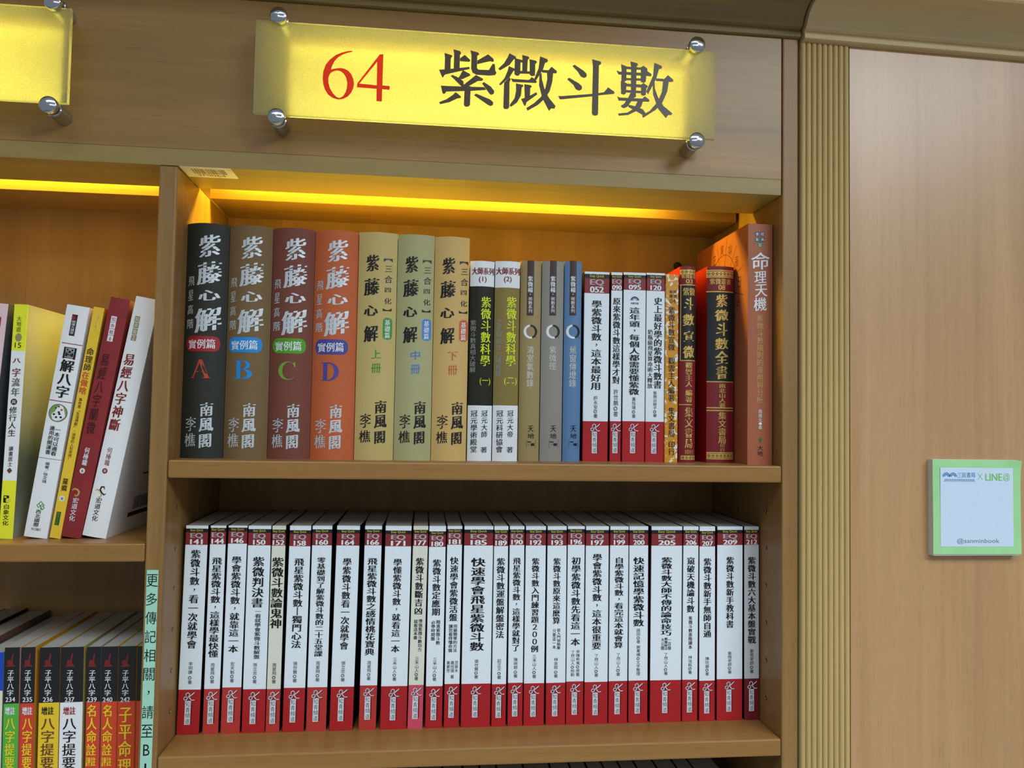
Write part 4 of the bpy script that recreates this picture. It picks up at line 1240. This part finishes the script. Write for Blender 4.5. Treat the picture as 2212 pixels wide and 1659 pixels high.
def sign(label, x0, x1, z0, z1, pins, opening):
    t = thing('sign_plate', label, 'sign', V((x0 + x1) / 2, 0, z0), 'back-lit shelf signs')
    cx = (x0 + x1) / 2
    L = lambda x: x - cx
    mb = MB()
    mb.box(L(x0), L(x1), -31, -26, 0, z1 - z0, gm)
    mb.build('frosted_panel', t, False, .8)
    mb = MB()
    a, b = opening
    mb.box(L(a) - 16, L(b) + 16, 76, 79, OZ0 - z0 - 30, OZ1 - z0 + 18, em)
    mb.box(L(a) - 16, L(b) + 16, 18.5, 76, OZ1 - z0 + 15, OZ1 - z0 + 18, em)
    mb.box(L(a) - 16, L(b) + 16, 18.5, 76, OZ0 - z0 - 30, OZ0 - z0 - 27, em)
    mb.box(L(a) - 18, L(a) - 16, 18.5, 79, OZ0 - z0 - 30, OZ1 - z0 + 18, em)
    mb.box(L(b) + 16, L(b) + 18, 18.5, 79, OZ0 - z0 - 30, OZ1 - z0 + 18, em)
    mb.build('reflector_box', t)
    for px, pz in pins:
        mb = MB()
        mb.rod(L(px), pz - z0, [(0, 7.6), (-24.5, 7.6), (-24.9, 6.6), (-26.0, 6.6), (-26, 4.4), (-31.2, 4.4), (-31.2, 7.9), (-31.5, 8.4)], chrome, 36)
        so = mb.build('standoff', t, False, 0, True)
        mb = MB()
        mb.rod(L(px), pz - z0, [(-31.5, 8.4), (-35.8, 8.4), (-36.5, 8.0), (-36.9, 7.2), (-37.6, 5.2), (-38.1, 3.0), (-38.3, 0.3)], chrome, 36)
        mb.build('standoff_cap', so, False, 0, True)
    return t, L


MAIN = (79.0, 551.0, 343.5, 438.0)
st, L = sign('frosted yellow back-lit sign reading 64 in red beside large black characters', *MAIN,
             ((101.6, 441.8), (529.7, 441.8), (102.4, 339.8), (529.9, 339.8)), OPEN[0])
fc = Face(lambda x: -31.0)
for nm, shapes, mt in (('number_lettering', [DIGIT_SIX, DIGIT_FOUR], signred), ('character_lettering', [[p] for p in SIGN_CHARS], signink)):
    mb = MB()
    for k, lp in enumerate(shapes):
        fc.polygon(mb, [[(L(x), z - MAIN[2]) for x, z in q] for q in lp], mt, .25 + .004 * k)
    mb.build(nm, st)
sign('frosted yellow back-lit sign cut by the left edge of the photo, over the neighbouring bay', -566.5, -94.5, 342.8, 436.4,
     ((-110.2, 440.2), (-110.0, 338.8), (-544, 440.2), (-544, 338.8)), OPEN[1])

# ------------------------------------------------------------------ stickers and notices
paper = plain('label_paper', srgb(232, 226, 200), 0.6)
t = thing('barcode_sticker', 'cream barcode sticker 3F0064 on the underside of the fascia rail', 'sticker', V(26.4, 18, 296.75))
mb = MB()
mb.box(-25.4, 25.4, -17.6, 17.6, -.25, 0, paper)
mb.build('paper', t)
mb = MB()
kk = ink('black')
rr = random.Random(3)
x = -16.0
while x < 17:
    w = rr.choice((.35, .35, .7, 1.0))
    mb.poly([(x, -11.5, -.3), (x + w, -11.5, -.3), (x + w, 5, -.3), (x, 5, -.3)], kk)
    x += w + rr.choice((.4, .4, .8, 1.1))
vs, fs, bb = glyph('3F0064')
mb.mesh([(-14 + 28 * (a - bb[0]) / (bb[1] - bb[0]), 12.6 - 6.2 * (b - bb[2]) / (bb[3] - bb[2]), -.3) for a, b in vs], fs, kk)
mb.build('print_lettering', t)

t = thing('notice_strip', 'narrow pale green vertical notice strip stuck on the partition front edge', 'notice', V(-10, 0, -330))
mb = MB()
green = plain('notice_green', srgb(164, 214, 190), 0.45)
mb.box(-5.6, 5.4, -.4, 0, 0, 221.4, green)
mb.build('paper_strip', t)
mb = MB()
fc = Face(lambda x: -.4)
zc = 221.4 - 10.3
for i, c in enumerate('更多傳記相關，請至B1管'):
    z = zc - i * 18.25
    if c == '，':
        fc.put(mb, c, -1, 1.2, z - 1.6, z + 2.4, kk, '', True, .1)
    elif c in 'B1':
        fc.put(mb, c, -3.0 if c == 'B' else -1.3, 3.0 if c == 'B' else 0.5, z - 5.4, z + 5.4, kk, '', True, .1)
    else:
        fc.put(mb, c, -5.4, 5.2, z - 6.2, z + 6.2, kk, '', True, .1)
mb.build('notice_lettering', t)

t = thing('paper_sign', 'small square paper sign with green border mounted on the wood wall panel', 'notice', V(859.5, 0, -93.6))
mb = MB()
foam = plain('foam_edge', srgb(205, 203, 190), 0.7)
mb.box(-51.4, 50.6, -9.2, 0, -1.6, 103.4, foam)
mb.build('foam_backing', t, False, .4)
mb = MB()
pg = plain('sign_green', srgb(164, 218, 152), 0.5, 0, .4, .12, 60)
nx, nz_ = 14, 14
vs = []
for j in range(nz_ + 1):
    for i in range(nx + 1):
        u, v = i / nx, j / nz_
        vs.append((-52 + 104 * u, -10.0 - 2.6 * max(0, u + v - 1.84) ** 1.5 * 14 - .25 * math.sin(5 * v + 2 * u), 103.0 * v))
mb.mesh(vs, [(j * (nx + 1) + i, j * (nx + 1) + i + 1, (j + 1) * (nx + 1) + i + 1, (j + 1) * (nx + 1) + i) for j in range(nz_) for i in range(nx)], pg)
mb.build('green_sheet', t, False, 0, True)
mb = MB()
fc = Face(lambda x: -10.35)
fc.rect(mb, -43.5, 42.5, 8.4, 94.6, plain('sign_blue_white', srgb(206, 222, 240), 0.5), .1, 1)
cp = mb.build('centre_panel', t)
mb = MB()
bl, lg, gy = plain('logo_blue', srgb(86, 142, 190), .5), plain('line_green', srgb(118, 196, 96), .5), plain('note_grey', srgb(120, 128, 138), .5)
for cx in (-36.5, -28.5):
    for r0, r1 in ((1.6, 2.9), (3.3, 4.6)):
        fc.ring(mb, cx, 84.6, r0, r1, 0, 180, bl, .25, 12)
fc.put(mb, '三民書局', -23.5, -2.5, 83.6, 89.6, bl, 'kai', True, .25)
fc.stroke(mb, [(-39.5, 79.6), (-2.5, 79.6)], .4, bl, .25)
for i in range(17):
    fc.rect(mb, -38.5 + i * 2.1, -37.2 + i * 2.1, 80.4, 82.0, bl, .25, 1)
fc.stroke(mb, [(.8, 82), (5.8, 88.4)], .5, lg, .25)
fc.stroke(mb, [(.8, 88.4), (5.8, 82)], .5, lg, .25)
fc.put(mb, 'LINE', 9.5, 29.5, 80.6, 88.4, lg, 'bold', True, .25)
fc.put(mb, '@', 30.6, 38.6, 80.2, 88.6, lg, '', True, .25)
fc.put(mb, '@sanminbook', -24.5, 25.5, 11.2, 17.4, gy, '', True, .25)
mb.build('sign_lettering', cp)

# ------------------------------------------------------------------ the numbered paperbacks
WHITE = plain('paper_white', srgb(228, 236, 242), 0.38)
WARMW = plain('paper_warm', srgb(222, 222, 206), 0.45)
SHADEW = plain('paper_shaded', srgb(196, 198, 202), 0.3)  # white paper toned down for the shade on book 212
BLACK = plain('band_black', srgb(24, 22, 22), 0.4)
DKRED = plain('band_dark_red', srgb(132, 38, 42), 0.42)
REDS = {'': plain('base_red', srgb(172, 30, 36), 0.36), 'l': plain('base_red_light', srgb(182, 54, 50), 0.38), 'p': plain('base_pink', srgb(206, 76, 96), 0.4),
        'd': plain('base_red_shaded', srgb(112, 26, 38), 0.3)}  # base red toned down for that same shade
CBLACK = plain('cover_black', srgb(20, 16, 18), 0.4)
CMAROON = plain('cover_maroon', srgb(74, 18, 26), 0.4)


def logo(fc, mb, xc, z0):
    wh, dk = ink('white'), ink('black')
    s, h = 10.6, 9.0
    X = lambda u: xc + (u - .5) * s
    Z = lambda v: z0 - v * h
    S = ([(.22, .42), (.2, .2), (.38, .06), (.55, .18), (.55, .40), (.38, .62), (.26, .95)], [(.30, .58), (.10, .56), (.0, .74), (.08, .92), (.24, .88)], [(1.0, .06), (.50, .56), (.74, .92), (1.02, .92)])
    for dx, dz, mt, off, w in ((.35, -.35, dk, .16, 1.25), (0, 0, wh, .26, .85)):
        for pts in S:
            fc.stroke(mb, [(X(u) + dx, Z(v) + dz) for u, v in pts], w, mt, off)


def numbered(row, y, zbase, H, label, group, fan=(0, 0)):
    num, x, w, lean, (zb, zr, zl), title, subs, authors = row
    a = math.degrees(math.atan2(lean, H))
    n = int(num)
    white = {152: WARMW, 177: WARMW, 212: SHADEW}.get(n, WHITE)
    red = REDS[{144: 'l', 152: 'l', 160: 'l', 166: 'l', 146: 'l', 177: 'p', 212: 'd'}.get(n, '')]
    side = CMAROON if n in (177, 180, 189, 190, 192, 197, 199, 205, 206, 207, 209, 52) else CBLACK
    bb = zb - (zb - zr) * .23
    bands = [(0, red), (zl, white), (zr, DKRED), (bb, BLACK), (zb, white)]
    z = zbase + (w * math.sin(math.radians(a)) if a > 0 else 0)
    b, fc = book('paperback_book', label, x, y, z, a, w, H, 147, 0, bands, side, group, .45, .2, fan)
    mb = MB()
    tw = min(w * .86, 13.0 if w < 24 else w * .56)
    fc.put(mb, 'Easy Quick', w / 2 - tw / 2, w / 2 + tw / 2, bb + .5, zb - .5, ink('eqyel'), '', True, .2)
    hh = bb - zr
    fc.put(mb, 'EQ', w / 2 - tw / 2, w / 2 + tw / 2, zr + hh * .50, zr + hh * .94, ink('eqgrey'), 'bold2', True, .2)
    fc.put(mb, num, w / 2 - tw / 2, w / 2 + tw / 2, zr + hh * .05, zr + hh * .45, ink('white'), 'bold2', True, .2)
    mb.build('series_lettering', b)
    mb = MB()
    xo = title[4] if len(title) > 4 else 0.0
    if len(title) > 4:
        fc.col(mb, title[0], w / 2 + title[1], title[2], title[3], title[4], ink('black'), 'ming')
    else:
        fc.col(mb, title[0], w / 2, title[1], title[2], title[3], ink('black'), 'ming')
    mb.build('title_lettering', b)
    if subs:
        mb = MB()
        for s, dx, z0, z1, sw in subs:
            fc.col(mb, s, w / 2 + dx, z0, z1, sw, ink('black'), 'bold')
        mb.build('subtitle_lettering', b)
    mb = MB()
    for s, dx, z0, z1, sw in authors:
        fc.col(mb, s, w / 2 + dx, z0, z1, sw, ink('black'), '')
    mb.build('author_lettering', b)
    if n == 95:
        mb = MB()
        for r0, r1, cl in ((4.0, 5.2, 'navy'), (2.8, 4.0, 'vblue'), (1.6, 2.8, 'gold'), (0.3, 1.6, 'white')):
            fc.ring(mb, w / 2, 183.6, r0, r1, 10, 170, ink(cl), .15, 14)
        fc.put(mb, '內附光碟', w / 2 - 4.5, w / 2 + 4.5, 179.6, 182, ink('black'), 'bold', True, .2)
        mb.build('disc_emblem', b)
    mb = MB()
    lx = w / 2 - (.4 if w < 20 else .9)
    logo(fc, mb, lx + .8, zl - 2.6)
    mb.build('publisher_logo', b)
    mb = MB()
    fc.rect(mb, lx - 2.9, lx + 2.9, zl - 36.2, zl - 11.8, WHITE, .15, 1)
    fc.rect(mb, lx + 2.9, lx + 4.3, zl - 35.2, zl - 12.8, plain('label_shadow_print', srgb(120, 20, 28), .4), .13, 1)
    pl = mb.build('publisher_label', b)
    mb = MB()
    fc.col(mb, '知青頻道', lx, zl - 12.4, zl - 35.6, 4.9, ink('black'), '', .25)
    mb.build('label_lettering', pl)
    return b


for i, r in enumerate(NUMBERED):
    gap = lambda p, q: max(0.0, min(q[1] - p[1] - p[2], q[1] + q[3] - p[1] - p[2] - p[3]) / 2 - .12)
    fan = (gap(NUMBERED[i - 1], r) if i else 0.8, gap(r, NUMBERED[i + 1]) if i < len(NUMBERED) - 1 else 0.2)
    numbered(r, 54, SH2, 218.0, 'white paperback with red base, numbered %s on its dark red band, on the middle shelf' % r[0], 'numbered white paperbacks on the middle shelf', fan)
for r in NUMBERED_UPPER:
    fr = FRAMES['e' + r[0]]
    numbered(r, fr[2], 0, fr[4], 'white paperback with red base, numbered %s on its band, on the upper shelf' % r[0], 'numbered white paperbacks on the upper shelf')

# ------------------------------------------------------------------ every other book
C = lambda nm, rgb, rough=.5, spec=.4, vary=.05, scale=300.0: plain('cover_' + nm, srgb(*[min(236, c * 1.13) for c in rgb]), rough, 0, spec, vary, scale)


def add_book(key, name, label, D, bulge, bands, side, group, t=.5, inset=0.0):
    x, z, w, H, lean = FRAMES[key][0], FRAMES[key][1], FRAMES[key][3], FRAMES[key][4], FRAMES[key][5]
    y = FRAMES[key][2] - bulge / 2
    b, fc = book(name, label, x, y, z, lean, w, H, D, bulge, bands, side, group, t, inset)
    dress(b, fc, ITEMS.get(key, []))
    return b, fc


g1 = 'tall hardcovers with silver brush titles'
for k, nm, rgb, lab in (('A', 'charcoal', (40, 41, 35), 'tall charcoal hardcover with red badge and letter A, at the left end'),
                        ('B', 'olive_brown', (104, 82, 52), 'tall olive brown hardcover with blue badge and letter B'),
                        ('C', 'wine_brown', (104, 58, 46), 'tall maroon hardcover with green badge and letter C'),
                        ('D', 'rust', (168, 84, 48), 'tall rust orange hardcover with purple badge and letter D')):
    c = C(nm, rgb, .6, .3)
    add_book(k, 'hardcover_book', lab, 160, 9.0, [(0, c)], c, g1, 1.6, 3)
g2 = 'tan three volume hardcover set'
for k, nm, rgb, lab in (('s', 'tan', (170, 150, 94), 'tan hardcover with green oval badge, next to the rust orange book'),
                        ('z', 'sage', (150, 146, 104), 'sage green tan hardcover with blue oval badge'),
                        ('x', 'sand', (180, 150, 92), 'sandy tan hardcover with orange oval badge')):
    c = C(nm, rgb, .55, .35, .08, 500)
    add_book(k, 'hardcover_book', lab, 158, 6.0, [(0, c)], c, g2, 1.6, 3)
lam = plain('laminate_white', srgb(226, 230, 232), .22)
for k, rgb, lab in (('d1', (36, 36, 26), 'glossy black and white paperback with lime title, numbered 1 on top'), ('d2', (120, 104, 58), 'glossy olive and white paperback with lime title, numbered 2 on top')):
    c = C('gloss_' + k, rgb, .2)
    z = {'d1': (60.4, 191.5), 'd2': (60.9, 191.0)}[k]
    add_book(k, 'paperback_book', lab, 150, 4.0, [(0, lam), (z[0], c), (z[1], lam)], c, 'glossy two volume set with lime titles', .6, .3)
for k, nm, rgb, lab in (('t1', 'khaki', (136, 118, 76), 'khaki paperback with white and black brush ring'), ('t2', 'grey', (124, 120, 112), 'grey paperback with white and black brush ring'), ('t3', 'blue', (78, 110, 146), 'steel blue paperback with white and black brush ring')):
    c = C(nm, rgb, .45)
    add_book(k, 'paperback_book', lab, 150, 2.6, [(0, c)], c, 'brush ring paperbacks', .6, .3)

# yellow book with white swirls
ym, ynt, yb_ = new_mat('swirl_cover')
tc = ynt.nodes.new('ShaderNodeTexCoord')
nz = ynt.nodes.new('ShaderNodeTexNoise')
nz.inputs['Scale'].default_value = 75
nz.inputs['Detail'].default_value = 1.5
nz.inputs['Distortion'].default_value = 2.4
ynt.links.new(tc.outputs['Object'], nz.inputs['Vector'])
rp = ynt.nodes.new('ShaderNodeValToRGB')
rp.color_ramp.interpolation = 'CONSTANT'
rp.color_ramp.elements[0].color = srgb(206, 140, 24)
rp.color_ramp.elements[1].position = .56
rp.color_ramp.elements[1].color = srgb(226, 224, 206)
ynt.links.new(nz.outputs['Fac'], rp.inputs['Fac'])
ynt.links.new(rp.outputs['Color'], yb_.inputs['Base Color'])
yb_.inputs['Roughness'].default_value = .4
add_book('y', 'paperback_book', 'thin yellow orange paperback with white swirl pattern', 150, 0, [(0, ym)], ym, None)
rc, bk = C('cloth_red', (108, 22, 26), .5), C('cloth_black', (26, 28, 26), .5)
for k, z0, z1, lab in (('r3', 116.3, 203.5, 'dark red hardcover with black panel and gilt number 03'), ('r8', 93.1, 196.8, 'wider dark red hardcover with black panel and gilt number 08')):
    add_book(k, 'hardcover_book', lab, 150, 4.0, [(0, rc), (z0, bk), (z1, rc)], C('cloth_red_bright', (142, 22, 18), .45), 'red and black gilt hardcovers', 1.8, 3)
bc = C('terracotta', (146, 82, 54), .5)
b, fc = add_book('br', 'paperback_book', 'tall thick terracotta paperback with white brush title, standing forward', 168, 0, [(0, bc)], bc, None, .7, .2)
# faint line drawing on its front cover
side = Face(lambda q: 0)
side.p = lambda q, z, off: (-.12, q, z)
mb = MB()
dr = plain('cover_line_drawing', srgb(96, 44, 26), .5)
side.ring(mb, 75, 205, 43.2, 44, 0, 360, dr, 0, 60)
side.ring(mb, 75, 205, 26.2, 27, 0, 360, dr, 0, 48)
for i in range(12):
    a = math.radians(i * 30 + 12)
    side.stroke(mb, [(75 + 27 * math.cos(a), 205 + 27 * math.sin(a)), (75 + 64 * math.cos(a), 205 + min(64 * math.sin(a), 62))], .6, dr, 0)
    a += .26
    side.put(mb, '子丑寅卯辰巳午未申酉戌亥'[i], 75 + 51 * math.cos(a) - 5, 75 + 51 * math.cos(a) + 5, 205 + 51 * math.sin(a) - 6, 205 + 51 * math.sin(a) + 6, dr, '', True, 0)
mb.build('cover_drawing', b)

# left bay, upper row
pk = C('pink', (206, 176, 180), .5)
b, fc = add_book('pk', 'paperback_book', 'pink spined paperback half out of the left edge, beside the yellow 15 book', 150, 0, [(0, pk)], C('slate', (70, 74, 84), .45), None)
mb = MB()
fc.rect(mb, 4, 15, 214, 224, ink('bred'), .12, 1)
fc.put(mb, '命理', 5, 14, 216, 222, ink('white'), '', True, .2)
mb.build('series_badge', b)
yl, sil = C('bright_yellow', (226, 222, 44), .35), C('silver_white', (214, 220, 228), .35)
om, ont, ob = new_mat('misty_cover')
tc = ont.nodes.new('ShaderNodeTexCoord')
sx = ont.nodes.new('ShaderNodeSeparateXYZ')
ont.links.new(tc.outputs['Object'], sx.inputs[0])
nz = ont.nodes.new('ShaderNodeTexNoise')
nz.inputs['Scale'].default_value = 18
nz.inputs['Detail'].default_value = 4
ont.links.new(tc.outputs['Object'], nz.inputs['Vector'])
ad = ont.nodes.new('ShaderNodeMath')
ad.operation = 'MULTIPLY_ADD'
ad.inputs[1].default_value = .09
ont.links.new(nz.outputs['Fac'], ad.inputs[0])
ont.links.new(sx.outputs['Z'], ad.inputs[2])
rp = ont.nodes.new('ShaderNodeValToRGB')
e = rp.color_ramp.elements
e[0].position, e[0].color = .04, srgb(150, 152, 140)
e[1].position, e[1].color = .30, srgb(196, 194, 152)
q = e.new(.11)
q.color = srgb(92, 100, 84)
q = e.new(.16)
q.color = srgb(170, 166, 124)
ont.links.new(ad.outputs[0], rp.inputs['Fac'])
ont.links.new(rp.outputs['Color'], ob.inputs['Base Color'])
ob.inputs['Roughness'].default_value = .35
b, fc = add_book('yl', 'paperback_book', 'yellow and silver spined paperback numbered 15 with misty green cover', 150, 0, [(0, yl), (58.5, sil), (189.8, yl)], om, None)
side = Face(lambda q: 0)
side.p = lambda q, z, off: (13.5 + .12, q, z)
mb = MB()
for q, z, s in ((60, 150, '當你的心靈'), (62, 132, '滿上靈'), (58, 124, '處方'), (56, 116, '千變'), (60, 92, '之中'), (58, 76, '人生'), (60, 60, '命運')):
    side.put(mb, s, q, q + 5.5 * len(s), z, z + 5, ink('olivetext'), '', True, 0)
mb.build('cover_lettering', b)
g3 = 'leaning books in the left bay'
cw = C('satin_white', (222, 224, 236), .4)
add_book('wh', 'paperback_book', 'leaning white paperback with red rules and round green emblem', 150, 1.2, [(0, cw)], cw, g3)
cy = C('mustard', (216, 172, 48), .4)
add_book('ye', 'paperback_book', 'thin leaning mustard yellow paperback between the white and red ones', 150, 0, [(0, cy)], C('mustard_dark', (150, 112, 40), .4), g3)
cr = C('brick_red', (124, 38, 40), .4, .4, .35, 22)
add_book('rd', 'paperback_book', 'leaning brick red paperback with white squares 6', 152, 1.0, [(0, cr)], cr, g3)
cc = C('cream', (222, 224, 208), .5)
b, fc = add_book('cr', 'paperback_book', 'leaning cream paperback with red brush title against the partition', 152, 1.8, [(0, cc)], cc, g3)
side = Face(lambda q: 0)
side.p = lambda q, z, off: (23.2 + .12, q, z)
mb = MB()
rr = random.Random(5)
q = 60.0
while q < 112:
    w = rr.choice((.6, .6, 1.2, 1.8))
    side.rect(mb, q, q + w, 24, 38, ink('black'), 0, 1)
    q += w + rr.choice((.7, 1.2))
mb.build('barcode_print', b)
mb = MB()
side.rect(mb, 50, 118, 16, 21, ink('black'), 0, 1)
side.rect(mb, 70, 112, 62, 64, ink('brownbrush'), 0, 1)
for k in range(3):
    side.col(mb, '神斷易經', 84 + 8 * k, 104, 78, 5, ink('greybrush'), '', 0)
mb.build('cover_lettering', b)

# left bay, lower row
topb = C('matt_black', (28, 28, 30), .4)
for n, low, sd in ((234, (78, 156, 56), (206, 170, 160)), (235, (186, 58, 42), (190, 140, 50)), (236, (222, 176, 40), (176, 132, 60)), (237, (222, 226, 232), (176, 152, 84)),
                   (239, (188, 62, 38), (96, 128, 156)), (240, (192, 66, 38), (190, 150, 60)), (242, (188, 62, 34), (200, 160, 50)), (243, (178, 60, 36), (206, 170, 40))):
    k = 'l%d' % n
    zc = 153.0
    lab = {234: 'black topped paperback with green base, numbered 234', 235: 'black topped paperback with red base and white heading, numbered 235', 236: 'black topped paperback with yellow base, numbered 236',
           237: 'black topped paperback with white base, numbered 237', 239: 'black topped paperback with orange red base, numbered 239', 240: 'black topped paperback with orange red base, numbered 240',
           242: 'black topped paperback with orange red base, numbered 242', 243: 'black topped paperback half hidden behind the green notice strip'}[n]
    add_book(k, 'paperback_book', lab, 152, 0, [(0, C('low%d' % n, low, .4)), (zc, topb)], C('edge%d' % n, sd, .45), 'black topped numbered paperbacks in the left bay', .8, .2)
for x, w, H, nm, rgb, lab in ((-213.4, 25.0, 211.2, 'walnut', (92, 66, 52), 'brown covered book left of the blue one, only its page tops in view'), (-240.5, 26.0, 214.0, 'ebony', (24, 22, 24), 'black covered book beside the brown covered one, a sliver of its top in view')):
    c = C(nm, rgb, .5)
    book('paperback_book', lab, x, 50, -406, -1.0, w, H, 152, 0, [(0, c)], c, None, 1.0, .2)
bl = C('royal_blue', (24, 62, 168), .4)
add_book('lb', 'paperback_book', 'blue and peach paperback at the left end below the leaning books', 152, 0, [(0, C('peach', (226, 196, 170), .45)), (165.9, bl)], C('teal_edge', (90, 140, 150), .4), None, .6, .2)

# dark books on the lowest shelf, only their tops in view
x = 120.0
rr = random.Random(11)
cols = ((18, 18, 22), (22, 28, 60), (40, 40, 44), (84, 80, 50), (26, 26, 30))
names = ('black', 'navy', 'charcoal', 'olive', 'dark grey')
x = 4.0
k = 0
while x < 600:
    w = rr.choice((19.0, 23.0, 27.0, 31.0))
    c = C('low_' + names[k % 5].replace(' ', '_'), cols[k % 5], .5)
    book('paperback_book', 'dark bound book on the lowest shelf, only its top showing under the middle shelf', x, 44, -580, 0, w, 211, 150, 0, [(0, c)], c, 'dark books below the middle shelf', .6, .2)
    x += w + 1.0
    k += 1
